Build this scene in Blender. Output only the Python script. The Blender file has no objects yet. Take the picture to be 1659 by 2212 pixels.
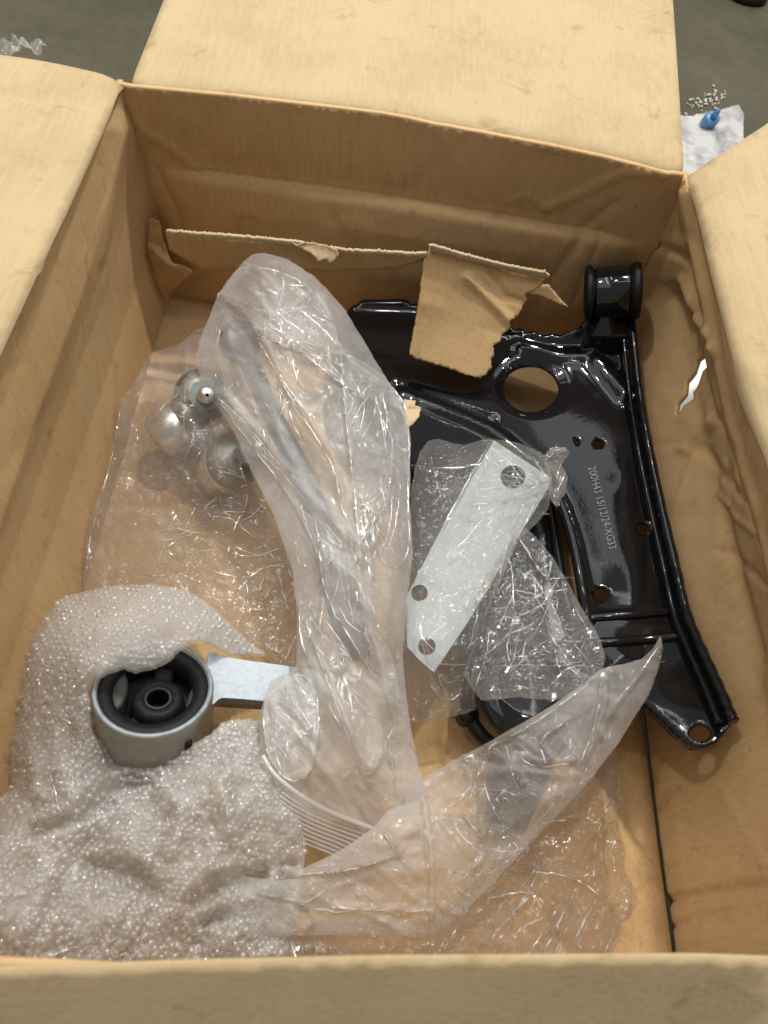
import bpy, bmesh, math, random
import numpy as np
from mathutils import Vector, Matrix
from mathutils.geometry import delaunay_2d_cdt
SC = bpy.context.scene
COL = SC.collection
rng = np.random.default_rng(7)
random.seed(7)

# ------------------------------------------------------------------ camera
F, CX, CY = 1650.0, 829.5, 1106.0            # the photograph measured on a 1659 x 2212 grid
d_ = np.array([174, 2533, -F]); d_ /= np.linalg.norm(d_)
r_ = np.array([22213, -2601, -F]); r_ /= np.linalg.norm(r_)
r_ -= d_ * (r_ @ d_); r_ /= np.linalg.norm(r_)
u_ = np.cross(r_, d_)
RM = np.stack([r_, d_, u_])
H = 0.26                                      # height of the carton's rim
CAM = np.array([0, 0, H + 0.384])
cam = bpy.data.cameras.new('camera'); co = bpy.data.objects.new('camera', cam); COL.objects.link(co)
co.matrix_world = Matrix.Translation(Vector(CAM)) @ Matrix([list(map(float, r)) for r in RM]).to_4x4()
cam.sensor_fit = 'HORIZONTAL'; cam.sensor_width = 36; cam.lens = 36 * F / 1659
cam.clip_start = 0.02; cam.clip_end = 100
cam.dof.use_dof = True; cam.dof.focus_distance = 0.72; cam.dof.aperture_fstop = 11.0
SC.camera = co

# ------------------------------------------------------------------ world, lamps, exposure
w = bpy.data.worlds.new('World'); SC.world = w; w.use_nodes = True
bg = w.node_tree.nodes['Background']; bg.inputs[0].default_value = (0.96, 0.96, 0.94, 1); bg.inputs[1].default_value = 0.29
def lamp(name, loc, target, sx, sy, power, color):
    l = bpy.data.lights.new(name, 'AREA'); l.shape = 'RECTANGLE'; l.size = sx; l.size_y = sy
    l.energy = power; l.color = color
    o = bpy.data.objects.new(name, l); COL.objects.link(o); o.location = loc
    o.rotation_euler = (Vector(target) - Vector(loc)).to_track_quat('-Z', 'Y').to_euler()
    return o
TG = (0.03, 0.35, 0)
lamp('key_or_extra_lamp', (0.38, 1.48, 2.95), TG, 0.15, 0.11, 60, (1, 0.95, 0.86))
lamp('key_or_extra_lamp', (-1.45, 0.75, 3.1), TG, 0.12, 0.10, 24, (1, 0.95, 0.87))  # second lamp, added to brighten the right wall
for lx, ly, lw in ((-1.5, 2.6, 14), (-0.5, 3.4, 14), (1.9, 1.0, 12), (-0.3, 0.75, 9), (2.4, 3.0, 14), (0.9, 0.0, 8)):
    lamp('key_or_extra_lamp', (lx, ly, 3.4), TG, 0.12, 0.10, lw * .55, (0.95, 0.97, 1))  # extra unseen lamps, added so the plastic sparkles more
for lx, ly, sx, sy, lw in ((-1.0, 1.2, .05, 3.0, 9), (0.9, 0.4, 3.0, .05, 8), (1.2, 1.6, .05, 3.0, 9), (0, 3.6, 4.0, .05, 10), (-0.6, 2.0, .05, 2.0, 7)):
    lamp('added_glint_strip', (lx, ly, 3.35), (lx, ly, 0), sx, sy, lw * .7, (0.95, 0.98, 1))  # unseen strips, added to draw highlight lines along the film ridges
lamp('ceiling_fill_panel', (2.1, 2.2, 3.5), (2.1, 2.2, 0), 3.4, 3.6, 40, (.92, .96, 1))  # broad ceiling light added as panels; the gap keeps the arm's reflection dark
lamp('ceiling_fill_panel', (-2.5, 1.0, 3.5), (-2.5, 1.0, 0), 3.2, 4.5, 44, (1, .98, .95))
SC.view_settings.view_transform = 'Standard'; SC.view_settings.look = 'None'
SC.view_settings.exposure = 0.0; SC.view_settings.gamma = 1
SC.cycles.transparent_max_bounces = 16; SC.cycles.max_bounces = 6
SC.cycles.caustics_reflective = False; SC.cycles.caustics_refractive = False
SC.cycles.sample_clamp_indirect = 6

# ------------------------------------------------------------------ geometry helpers
def rays(px, py):
    c = np.stack([np.asarray(px, float) - CX, -(np.asarray(py, float) - CY), np.full(np.shape(px), -F)], -1)
    return c @ RM.T
def PZ(px, py, z):
    v = rays(px, py); t = (np.asarray(z) - CAM[2]) / v[..., 2]
    return CAM + v * t[..., None]
def PY(px, py, y):
    v = rays(px, py); t = (np.asarray(y) - CAM[1]) / v[..., 1]
    return CAM + v * t[..., None]
def P(px, py, z): return Vector(PZ(px, py, z))
def PV(px, py, y): return Vector(PY(px, py, y))
def proj(p):
    c = (np.asarray(p) - CAM) @ RM
    return CX + F * c[..., 0] / -c[..., 2], CY - F * c[..., 1] / -c[..., 2]

def seg_dist(pts, poly, closed=True):
    """distance from points to a polyline, and which side-free running position"""
    a = np.asarray(poly, float); b = np.roll(a, -1, 0)
    if not closed: a, b = a[:-1], b[:-1]
    best = np.full(len(pts), 1e9)
    for p, q in zip(a, b):
        v = q - p; L = v @ v + 1e-12
        t = np.clip(((pts - p) @ v) / L, 0, 1)
        best = np.minimum(best, np.hypot(*(pts - p - t[:, None] * v).T))
    return best
def inside(pts, poly):
    poly = np.asarray(poly, float); x, y = pts[:, 0], pts[:, 1]
    r = np.zeros(len(pts), bool); n = len(poly)
    for i in range(n):
        x1, y1 = poly[i]; x2, y2 = poly[(i + 1) % n]
        c = (y1 > y) != (y2 > y)
        with np.errstate(divide='ignore', invalid='ignore'):
            r ^= c & (x < (x2 - x1) * (y - y1) / (y2 - y1 + 1e-30) + x1)
    return r
def smooth_poly(poly, it=2, closed=True):
    a = np.asarray(poly, float)
    for _ in range(it):
        b = np.roll(a, -1, 0)
        q = np.empty((2 * len(a), 2)); q[0::2] = .75 * a + .25 * b; q[1::2] = .25 * a + .75 * b
        if not closed: q = np.vstack([a[:1], q[:-2], a[-1:]])
        a = q
    return a
def resample(poly, step, jit=0.0, closed=True):
    out = []; n = len(poly)
    for i in range(n if closed else n - 1):
        p = np.asarray(poly[i], float); q = np.asarray(poly[(i + 1) % n], float)
        v = q - p; L = np.hypot(*v); k = max(1, int(round(L / step)))
        nrm = np.array([-v[1], v[0]]) / (L + 1e-9)
        for j in range(k):
            out.append(p + v * j / k + nrm * (rng.normal() * jit if jit else 0))
    if not closed: out.append(np.asarray(poly[-1], float))
    return np.array(out)
def seg_len(h): h = np.asarray(h, float); return np.linalg.norm(h - np.roll(h, 1, 0), axis=1).sum()
def tri(poly, holes, step, jit=0.0, rjit=0.12):
    """a fine triangulation of a polygon with holes -> points, triangles"""
    rings = [resample(poly, step, jit)] + [resample(h, min(step * .7, seg_len(h) / 26)) for h in holes]
    lo = rings[0].min(0); hi = rings[0].max(0)
    gx, gy = np.meshgrid(np.arange(lo[0], hi[0], step), np.arange(lo[1], hi[1], step * .866))
    gx[1::2] += step / 2
    g = np.stack([gx.ravel(), gy.ravel()], 1); g += rng.normal(size=g.shape) * step * rjit
    k = inside(g, rings[0]) & (seg_dist(g, rings[0]) > step * .55)
    for h in rings[1:]: k &= ~inside(g, h) & (seg_dist(g, h) > step * .55)
    g = g[k]
    pts = np.vstack(rings + [g]); edges = []; o = 0
    for r in rings:
        n = len(r); edges += [(o + i, o + (i + 1) % n) for i in range(n)]; o += n
    v, e, f, *_ = delaunay_2d_cdt([Vector(map(float, p)) for p in pts], edges, [], 0, 1e-9)
    V = np.array([tuple(p) for p in v]); T = np.array([t for t in f if len(t) == 3])
    c = V[T].mean(1); k = inside(c, rings[0])
    for h in rings[1:]: k &= ~inside(c, h)
    return V, T[k]
def trip(*a, **k):
    V, T = tri(*a, **k); return V, T[:, ::-1]        # image rows run downwards: turn the faces up
def tps(ctrl, lam=1e-3):
    """smooth height through control points (px, py, z)"""
    c = np.asarray(ctrl, float); s = 400.0; A = c[:, :2] / s; n = len(c)
    def k(r2): return np.where(r2 > 0, r2 * np.log(r2 + 1e-12), 0)
    K = k(((A[:, None] - A[None]) ** 2).sum(-1)) + lam * np.eye(n)
    Q = np.hstack([np.ones((n, 1)), A]); M = np.zeros((n + 3, n + 3)); M[:n, :n] = K; M[:n, n:] = Q; M[n:, :n] = Q.T
    w_ = np.linalg.solve(M, np.concatenate([c[:, 2], np.zeros(3)]))
    def f(p):
        B = np.asarray(p)[:, :2] / s; r = np.zeros(len(B))
        for i in range(n): r += w_[i] * k(((B - A[i]) ** 2).sum(-1))
        return r + w_[n] + B @ w_[n + 1:]
    return f
def folds(pts, n, amp, wid, length, seed, ang=None, spread=math.pi, sharp=True):
    """crumple: n random straight folds, each a sharp ridge or valley that dies out along its length"""
    g = np.random.default_rng(seed); z = np.zeros(len(pts)); lo = pts.min(0); hi = pts.max(0)
    for i in range(n):
        c = lo + g.random(2) * (hi - lo)
        a = (ang if ang is not None else 0) + (g.random() - .5) * spread
        L = length * (.4 + 1.2 * g.random()); w2 = wid * (.35 + 1.3 * g.random()); A = amp * (.3 + g.random()) * (1 if g.random() < .6 else -1)
        r = pts - c; s = r @ [math.cos(a), math.sin(a)]; t = r @ [-math.sin(a), math.cos(a)]
        t = t + 0.08 * s * math.sin(i) * s / L
        m = (abs(s) < L) & (abs(t) < w2)
        if not m.any(): continue
        p = 1 - abs(t[m]) / w2
        if not sharp: p = p * p * (3 - 2 * p)
        z[m] += A * p * (1 - (s[m] / L) ** 2)
    return z
def cells(pts, size, seed, amp):
    """crinkle of flat facets: distance to the nearest of random points, second minus first"""
    g = np.random.default_rng(seed); lo = pts.min(0) - size; hi = pts.max(0) + size
    nx, ny = (np.ceil((hi - lo) / size).astype(int)); pt = g.random((nx + 2, ny + 2, 2)); sl = g.normal(size=(nx + 2, ny + 2, 3))
    q = (pts - lo) / size; i = np.floor(q).astype(int)
    best = np.full(len(pts), 1e9); val = np.zeros(len(pts))
    for dx in (-1, 0, 1):
        for dy in (-1, 0, 1):
            ii = np.clip(i[:, 0] + dx, 0, nx + 1); jj = np.clip(i[:, 1] + dy, 0, ny + 1)
            c = pt[ii, jj] + np.stack([ii, jj], 1); r = q - c; dd = (r ** 2).sum(1) + .25 * sl[ii, jj, 2]
            m = dd < best; best = np.where(m, dd, best)
            v = r[:, 0] * sl[ii, jj, 0] + r[:, 1] * sl[ii, jj, 1] + dd * 1.0
            val = np.where(m, v, val)
    return val * amp
def vnoise(pts, size, seed):
    g = np.random.default_rng(seed); q = pts / size; q = q - q.min(0); i = np.floor(q).astype(int); f = q - i; f = f * f * (3 - 2 * f)
    t = g.random((i[:, 0].max() + 2, i[:, 1].max() + 2)) * 2 - 1
    a = t[i[:, 0], i[:, 1]]; b = t[i[:, 0] + 1, i[:, 1]]; c = t[i[:, 0], i[:, 1] + 1]; d = t[i[:, 0] + 1, i[:, 1] + 1]
    return (a * (1 - f[:, 0]) + b * f[:, 0]) * (1 - f[:, 1]) + (c * (1 - f[:, 0]) + d * f[:, 0]) * f[:, 1]
def creases(pts, lines):
    """traced creases: list of (polyline, amplitude, width)"""
    z = np.zeros(len(pts))
    for ln, a, wd in lines:
        d = seg_dist(pts, ln, False); z += a * np.clip(1 - d / wd, 0, 1)
    return z

def link(name, me, mat, parent=None, smooth=True, solid=0, offset=-1, bevel=0, kind=None):
    if smooth: me.shade_smooth()
    if mat: me.materials.append(mat)
    o = bpy.data.objects.new(name, me); COL.objects.link(o)
    if parent is not None: o.parent = parent
    if solid:
        m = o.modifiers.new('thickness', 'SOLIDIFY'); m.thickness = solid; m.offset = offset
    if bevel:
        m = o.modifiers.new('bevel', 'BEVEL'); m.width = bevel; m.segments = 3; m.limit_method = 'ANGLE'; m.angle_limit = math.radians(35)
    if kind: o['kind'] = kind
    return o
def mk(name, V, Fc, mat, parent=None, **k):
    me = bpy.data.meshes.new(name)
    me.from_pydata([tuple(map(float, v)) for v in V], [], [tuple(map(int, f)) for f in Fc]); me.update()
    return link(name, me, mat, parent, **k)
def thing(name, label, cat, loc=(0, 0, 0), group=None):
    o = bpy.data.objects.new(name, None); COL.objects.link(o); o.location = loc; o.empty_display_size = .02
    return tag(o, label, cat, group)
def tag(o, label, cat, group=None):
    o['label'] = label; o['category'] = cat
    if group: o['group'] = group
    return o
def base(o, pts):
    pass
def tube_mesh(path, rad, n=10, flat=1.0):
    V = []; Fc = []; m = len(path)
    rad = rad if hasattr(rad, '__len__') else [rad] * m
    for i, p in enumerate(path):
        t = (path[min(i + 1, m - 1)] - path[max(i - 1, 0)]).normalized()
        s = t.cross(Vector((0, 0, 1)));
        if s.length < 1e-3: s = Vector((1, 0, 0))
        s.normalize(); u = s.cross(t).normalized()
        for k in range(n):
            a = 2 * math.pi * k / n; V.append(p + (s * math.cos(a) + u * math.sin(a) * flat) * rad[i])
    for i in range(m - 1):
        for k in range(n): Fc.append((i * n + k, i * n + (k + 1) % n, (i + 1) * n + (k + 1) % n, (i + 1) * n + k))
    Fc.append(tuple(range(n))[::-1]); Fc.append(tuple((m - 1) * n + k for k in range(n)))
    return V, Fc
def lathe(name, prof, mat, parent, M=None, n=72, close=True, **k):
    """turn a profile (radius, height) about z; M places it"""
    V = []; Fc = []; m = len(prof)
    for (r, z) in prof:
        for i in range(n):
            a = 2 * math.pi * i / n; V.append(Vector((r * math.cos(a), r * math.sin(a), z)))
    lim = m if close else m - 1
    for j in range(lim):
        for i in range(n):
            a = j * n + i; b = j * n + (i + 1) % n; c = ((j + 1) % m) * n + (i + 1) % n; d = ((j + 1) % m) * n + i
            Fc.append((a, b, c, d))
    if M is not None: V = [M @ v for v in V]
    return mk(name, V, Fc, mat, parent, **k)

# ------------------------------------------------------------------ materials
def mat(name):
    m = bpy.data.materials.new(name); m.use_nodes = True; nt = m.node_tree
    return m, nt, nt.nodes['Principled BSDF'], nt.nodes['Material Output']
def N(nt, t, **k):
    n = nt.nodes.new(t)
    for a, b in k.items():
        if a.startswith('i_'): n.inputs[a[2:].replace('_', ' ')].default_value = b
        else: setattr(n, a, b)
    return n
def ramp(nt, src, stops):
    r = nt.nodes.new('ShaderNodeValToRGB'); cr = r.color_ramp
    while len(cr.elements) < len(stops): cr.elements.new(.5)
    for e, (p, c) in zip(cr.elements, stops): e.position = p; e.color = (*c, 1) if len(c) == 3 else c
    nt.links.new(src, r.inputs[0]); return r.outputs[0]

def cardboard(name, c1, c2, bump=.35, axis='Z', flute=.55):
    m, nt, b, out = mat(name); L = nt.links.new
    tc = N(nt, 'ShaderNodeTexCoord')
    n1 = N(nt, 'ShaderNodeTexNoise', i_Scale=9., i_Detail=6., i_Roughness=.65)
    n2 = N(nt, 'ShaderNodeTexNoise', i_Scale=260., i_Detail=4., i_Roughness=.7)
    mp = N(nt, 'ShaderNodeMapping'); mp.inputs['Scale'].default_value = (1, 1, .06) if axis == 'Z' else (1, .06, 1) if axis == 'Y' else (.06, 1, 1)
    n3 = N(nt, 'ShaderNodeTexNoise', i_Scale=330., i_Detail=3.)
    for n in (n1, n2): L(tc.outputs['Object'], n.inputs['Vector'])
    L(tc.outputs['Object'], mp.inputs[0]); L(mp.outputs[0], n3.inputs['Vector'])
    mx = N(nt, 'ShaderNodeMath', operation='MULTIPLY_ADD'); L(n3.outputs[0], mx.inputs[0]); mx.inputs[1].default_value = flute; L(n1.outputs[0], mx.inputs[2])
    mx2 = N(nt, 'ShaderNodeMath', operation='MULTIPLY_ADD'); L(n2.outputs[0], mx2.inputs[0]); mx2.inputs[1].default_value = .22; L(mx.outputs[0], mx2.inputs[2])
    c = ramp(nt, mx2.outputs[0], [(.58, c2), (.96, c1)])
    # scuffs: small darker specks and smears
    n4 = N(nt, 'ShaderNodeTexNoise', i_Scale=31., i_Detail=7., i_Roughness=.7, i_Distortion=.8); L(tc.outputs['Object'], n4.inputs['Vector'])
    sp = ramp(nt, n4.outputs[0], [(.58, (0, 0, 0)), (.74, (1, 1, 1))])
    mc = N(nt, 'ShaderNodeMixRGB', blend_type='MULTIPLY'); L(sp, mc.inputs[0]); L(c, mc.inputs[1]); mc.inputs[2].default_value = (.70, .63, .55, 1)
    L(mc.outputs[0], b.inputs['Base Color']); b.inputs['Roughness'].default_value = .82
    b.inputs['Specular IOR Level'].default_value = .25
    bp = N(nt, 'ShaderNodeBump', i_Strength=bump, i_Distance=.0012); L(mx2.outputs[0], bp.inputs['Height']); L(bp.outputs[0], b.inputs['Normal'])
    return m
CB = cardboard('kraft_cardboard', (.56, .372, .188), (.45, .288, .130), axis='Z')
CBF = cardboard('kraft_cardboard_flap', (.49, .372, .212), (.41, .302, .160), axis='Y')  # same board as the walls, its tone shifted to suit the flaps' brighter light
def board_edge():
    m, nt, b, out = mat('corrugated_edge'); L = nt.links.new
    g = N(nt, 'ShaderNodeTexCoord'); n = N(nt, 'ShaderNodeTexNoise', i_Scale=420., i_Detail=2.); L(g.outputs['Object'], n.inputs['Vector'])
    L(ramp(nt, n.outputs[0], [(.42, (.16, .10, .045)), (.58, (.50, .37, .20))]), b.inputs['Base Color']); b.inputs['Roughness'].default_value = .9
    bp = N(nt, 'ShaderNodeBump', i_Strength=.9, i_Distance=.001); L(n.outputs[0], bp.inputs['Height']); L(bp.outputs[0], b.inputs['Normal']); return m
CBX = board_edge()
CBE = cardboard('torn_cardboard', (.54, .42, .27), (.42, .31, .18), bump=.8)

def film_mat(name, milk, tint=(1, 1, 1), col=(.9, .87, .84), rough=.07, ior=1.75, bump=1.0, scale=60, trans=.5, patch=(.42, .60), grow=.25, cap=.2):
    m, nt, b, out = mat(name); nt.nodes.remove(b); L = nt.links.new
    tc = N(nt, 'ShaderNodeTexCoord')
    def tex(t, **k):
        n = N(nt, t, **k); L(tc.outputs['Object'], n.inputs['Vector']); return n
    # fine crinkles, gathered in patches with calm film between them
    n = tex('ShaderNodeTexNoise', i_Scale=float(scale), i_Detail=3., i_Roughness=.5, i_Distortion=1.5)
    wv = N(nt, 'ShaderNodeMixRGB', i_Fac=.05); L(tc.outputs['Object'], wv.inputs[1]); L(n.outputs['Color'], wv.inputs[2])
    vo = N(nt, 'ShaderNodeTexVoronoi', feature='DISTANCE_TO_EDGE', i_Scale=float(scale * 1.3)); L(wv.outputs[0], vo.inputs['Vector'])
    vr = N(nt, 'ShaderNodeMapRange'); L(vo.outputs[0], vr.inputs[0]); vr.inputs[1].default_value = 0; vr.inputs[2].default_value = .16; vr.inputs[3].default_value = 1; vr.inputs[4].default_value = 0
    pn = tex('ShaderNodeTexNoise', i_Scale=17., i_Detail=3.)
    pm = N(nt, 'ShaderNodeMapRange'); L(pn.outputs[0], pm.inputs[0]); pm.inputs[1].default_value = patch[0]; pm.inputs[2].default_value = patch[1]; pm.inputs[3].default_value = .12; pm.inputs[4].default_value = 1
    ad = N(nt, 'ShaderNodeMath', operation='ADD'); L(vr.outputs[0], ad.inputs[0]); L(n.outputs[0], ad.inputs[1])
    ml = N(nt, 'ShaderNodeMath', operation='MULTIPLY'); L(ad.outputs[0], ml.inputs[0]); L(pm.outputs[0], ml.inputs[1])
    bp = N(nt, 'ShaderNodeBump', i_Strength=bump, i_Distance=.006); L(ml.outputs[0], bp.inputs['Height'])
    tr = N(nt, 'ShaderNodeBsdfTransparent'); tr.inputs[0].default_value = (*tint, 1)
    df = N(nt, 'ShaderNodeBsdfDiffuse'); df.inputs[0].default_value = (*col, 1)
    tl = N(nt, 'ShaderNodeBsdfTranslucent'); tl.inputs[0].default_value = (*col, 1)
    ms = N(nt, 'ShaderNodeMixShader'); ms.inputs[0].default_value = trans; L(df.outputs[0], ms.inputs[1]); L(tl.outputs[0], ms.inputs[2])
    lw = N(nt, 'ShaderNodeLayerWeight', i_Blend=.25)
    mk_ = N(nt, 'ShaderNodeMapRange'); L(lw.outputs['Facing'], mk_.inputs[0]); mk_.inputs[3].default_value = milk; mk_.inputs[4].default_value = min(1, milk + grow)
    n5 = tex('ShaderNodeTexNoise', i_Scale=11., i_Detail=3.)
    mu = N(nt, 'ShaderNodeMath', operation='MULTIPLY'); L(mk_.outputs[0], mu.inputs[0])
    mr = N(nt, 'ShaderNodeMapRange'); L(n5.outputs[0], mr.inputs[0]); mr.inputs[1].default_value = .35; mr.inputs[2].default_value = .65; mr.inputs[3].default_value = .7; mr.inputs[4].default_value = 1.3; L(mr.outputs[0], mu.inputs[1])
    m1 = N(nt, 'ShaderNodeMixShader'); L(mu.outputs[0], m1.inputs[0]); L(tr.outputs[0], m1.inputs[1]); L(ms.outputs[0], m1.inputs[2])
    gl = N(nt, 'ShaderNodeBsdfGlossy'); gl.inputs['Roughness'].default_value = rough; L(bp.outputs[0], gl.inputs['Normal'])
    fr = N(nt, 'ShaderNodeFresnel', i_IOR=ior)
    fc = N(nt, 'ShaderNodeMath', operation='MINIMUM'); L(fr.outputs[0], fc.inputs[0]); fc.inputs[1].default_value = cap
    m2 = N(nt, 'ShaderNodeMixShader'); L(fc.outputs[0], m2.inputs[0]); L(m1.outputs[0], m2.inputs[1]); L(gl.outputs[0], m2.inputs[2])
    L(m2.outputs[0], out.inputs[0]); return m
FILM = film_mat('milky_poly_bag', .20)
FILM_DIAG = film_mat('milky_crumpled_bag', .31)
FILM_CLEAR = film_mat('clear_poly_bag', .07, col=(.9, .9, .9), scale=70)
FILM_LEFT = film_mat('clear_poly_bag_left', .12, col=(.9, .86, .82))
FILM_THIN = film_mat('thin_clear_film', .035, tint=(.93, .91, .88))
FILM_FROST = film_mat('frosted_poly_bag', .38, col=(.92, .90, .88), scale=55)
WRAP = film_mat('bubble_wrap_film', .36, col=(.96, .95, .92), scale=120, grow=.1, patch=(.2, .4))
BUB = film_mat('bubble_film', .17, col=(.96, .94, .92), rough=.12, bump=.15, scale=260, ior=2.1, patch=(.2, .4), grow=.55, cap=.28)
BEAD = film_mat('film_crinkle', .16, col=(1, .98, .96), rough=.17, bump=.1, ior=2.4, grow=.1, cap=.45)
def crinkles(o, V, top, poly, lines, n, seed, size=(4, 7), rad=(.00024, .00055), mrad=.00068, ang=None, patchy=.20, up=.0002, nlong=26):
    """sharp little ridges of the crinkled film: along the traced folds, and many short ones gathered in patches"""
    from mathutils.kdtree import KDTree
    g = np.random.default_rng(seed); kd = KDTree(len(V))
    for i, v in enumerate(V): kd.insert((v[0], v[1], 0), i)
    kd.balance()
    def at(q):
        r = kd.find_n((q[0], q[1], 0), 3); ws = np.array([1 / (d + .3) for _, _, d in r]); z = sum(top[i][2] * w_ for (_, i, _), w_ in zip(r, ws)) / ws.sum()
        return Vector(PZ(q[0], q[1], z)) + Vector((0, 0, up))
    paths = []
    for l, a, _ in lines:
        if a <= 0: continue
        q = smooth_poly(l, 2, False); q = resample([tuple(x) for x in q], 6, .9, False); m = len(q)
        if m < 4: continue
        k = 0
        while k < m - 3:                      # broken into runs, as such folds catch the light in stretches
            e = min(m, k + int(g.integers(5, 16))); paths.append((q[k:e], mrad * (.5 + .8 * g.random()))); k = e + int(g.integers(0, 4)) - 1
    lo, hi = poly.min(0), poly.max(0); c = []
    while len(c) < n:
        q = lo + g.random((400, 2)) * (hi - lo); q = q[inside(q, poly)]; q = q[seg_dist(q, poly) > 7]
        nz = vnoise(np.vstack([[[0, 0], [1700, 2300]], q + 40]), 52, seed)[2:]; q = q[nz > patchy + g.normal(size=len(q)) * .22]; c += list(q)
    for q in c[:n]:
        a = g.random() * 6.28 if ang is None or g.random() < .35 else ang + g.normal() * .35
        m = int(g.integers(3, 5)); pts = [q]; st = (size[0] + g.random() * (size[1] - size[0])) * (1.6 if g.random() < .15 else 1)
        for _ in range(m - 1): a += g.normal() * .28; pts.append(pts[-1] + st * np.array([math.cos(a), math.sin(a)]))
        paths.append((np.array(pts), rad[0] + (rad[1] - rad[0]) * g.random() ** 2))
    for _ in range(nlong):                    # a few long slack folds
        q = c[int(g.integers(0, len(c)))]; a = g.random() * 6.28 if ang is None else ang + g.normal() * .45; pts = [q]
        for _ in range(int(g.integers(9, 26))):
            a += g.normal() * .10; nx_ = pts[-1] + 6.5 * np.array([math.cos(a), math.sin(a)]) + g.normal(size=2) * .7
            if not inside(nx_[None], poly)[0]: break
            pts.append(nx_)
        if len(pts) > 4: paths.append((np.array(pts), rad[1] * (.7 + .6 * g.random())))
    VV = []; FF = []; n6 = 5
    for q, r in paths:
        w3 = [at(x) for x in q]; m = len(w3); rr = [r * (.25 + .75 * math.sin(math.pi * (i + .5) / m)) for i in range(m)]
        v, f = tube_mesh(w3, rr, n6); o0 = len(VV); VV += v; FF += [tuple(o0 + i for i in x) for x in f[:-2]]
    me = o.data; bm = bmesh.new(); bm.from_mesh(me); bvs = [bm.verts.new(v) for v in VV]; k = len(me.materials); me.materials.append(BEAD)
    for f in FF:
        x = bm.faces.new([bvs[i] for i in f]); x.material_index = k; x.smooth = True
    bm.to_mesh(me); bm.free()


def metal(name, col, rough, bump=.1, scale=80, met=1.0, var=.15):
    m, nt, b, out = mat(name); L = nt.links.new
    tc = N(nt, 'ShaderNodeTexCoord'); n = N(nt, 'ShaderNodeTexNoise', i_Scale=float(scale), i_Detail=6., i_Roughness=.65); L(tc.outputs['Object'], n.inputs['Vector'])
    c = ramp(nt, n.outputs[0], [(.3, tuple(x * (1 - var) for x in col)), (.7, tuple(min(1, x * (1 + var)) for x in col))])
    L(c, b.inputs['Base Color']); b.inputs['Metallic'].default_value = met
    r = N(nt, 'ShaderNodeMapRange'); L(n.outputs[0], r.inputs[0]); r.inputs[3].default_value = rough * .7; r.inputs[4].default_value = rough * 1.4; L(r.outputs[0], b.inputs['Roughness'])
    bp = N(nt, 'ShaderNodeBump', i_Strength=bump, i_Distance=.001); L(n.outputs[0], bp.inputs['Height']); L(bp.outputs[0], b.inputs['Normal'])
    return m
ZINC = metal('zinc_plate', (.27, .29, .282), .48, .05, 60, met=.2, var=.09)
ALU = metal('machined_aluminium', (.28, .315, .35), .46, .3, 140, met=.4, var=.28)
CAST = metal('cast_aluminium', (.36, .34, .31), .5, .6, 240, var=.1)
STEEL = metal('bright_steel', (.72, .70, .67), .34, .1, 60)
DARKSTEEL = metal('dark_steel', (.10, .10, .11), .3, .1, 60, met=.8)
RUB = metal('black_rubber', (.007, .007, .0075), .5, .4, 190, met=0, var=.4)
RUB.node_tree.nodes['Principled BSDF'].inputs['Specular IOR Level'].default_value = .22
RUBG = metal('worn_grey_rubber', (.03, .032, .031), .5, .4, 190, met=0, var=.3)
def paint():
    m, nt, b, out = mat('glossy_black_paint'); L = nt.links.new
    tc = N(nt, 'ShaderNodeTexCoord'); n = N(nt, 'ShaderNodeTexNoise', i_Scale=24., i_Detail=7., i_Roughness=.7); L(tc.outputs['Object'], n.inputs['Vector'])
    b.inputs['Base Color'].default_value = (.006, .0065, .008, 1)
    L(ramp(nt, n.outputs[0], [(.40, (.05,) * 3), (.75, (.11,) * 3)]), b.inputs['Roughness'])
    b.inputs['Specular IOR Level'].default_value = .6
    n2 = N(nt, 'ShaderNodeTexNoise', i_Scale=300., i_Detail=2.); L(tc.outputs['Object'], n2.inputs['Vector'])
    bp = N(nt, 'ShaderNodeBump', i_Strength=.06, i_Distance=.0006); L(n2.outputs[0], bp.inputs['Height']); L(bp.outputs[0], b.inputs['Normal'])
    return m
PAINT = paint()
def simple(name, col, rough=.6, trans=0):
    m, nt, b, out = mat(name); b.inputs['Base Color'].default_value = (*col, 1); b.inputs['Roughness'].default_value = rough; return m
def concrete():
    m, nt, b, out = mat('stained_concrete'); L = nt.links.new
    tc = N(nt, 'ShaderNodeTexCoord')
    n = N(nt, 'ShaderNodeTexNoise', i_Scale=2.2, i_Detail=10., i_Roughness=.62); L(tc.outputs['Object'], n.inputs['Vector'])
    n2 = N(nt, 'ShaderNodeTexNoise', i_Scale=60., i_Detail=8., i_Roughness=.7); L(tc.outputs['Object'], n2.inputs['Vector'])
    a = N(nt, 'ShaderNodeMath', operation='MULTIPLY_ADD'); L(n2.outputs[0], a.inputs[0]); a.inputs[1].default_value = .35; L(n.outputs[0], a.inputs[2])
    L(ramp(nt, a.outputs[0], [(.48, (.036, .032, .015)), (.66, (.056, .049, .0235)), (.86, (.088, .078, .043))]), b.inputs['Base Color'])
    b.inputs['Roughness'].default_value = .55
    bp = N(nt, 'ShaderNodeBump', i_Strength=.4, i_Distance=.002); L(a.outputs[0], bp.inputs['Height']); L(bp.outputs[0], b.inputs['Normal'])
    return m

# ------------------------------------------------------------------ ground
o = mk('floor', [(-6, -5, -.006), (6, -5, -.006), (6, 9, -.006), (-6, 9, -.006)], [(0, 1, 2, 3)], concrete(), smooth=False); o['kind'] = 'structure'

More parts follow.
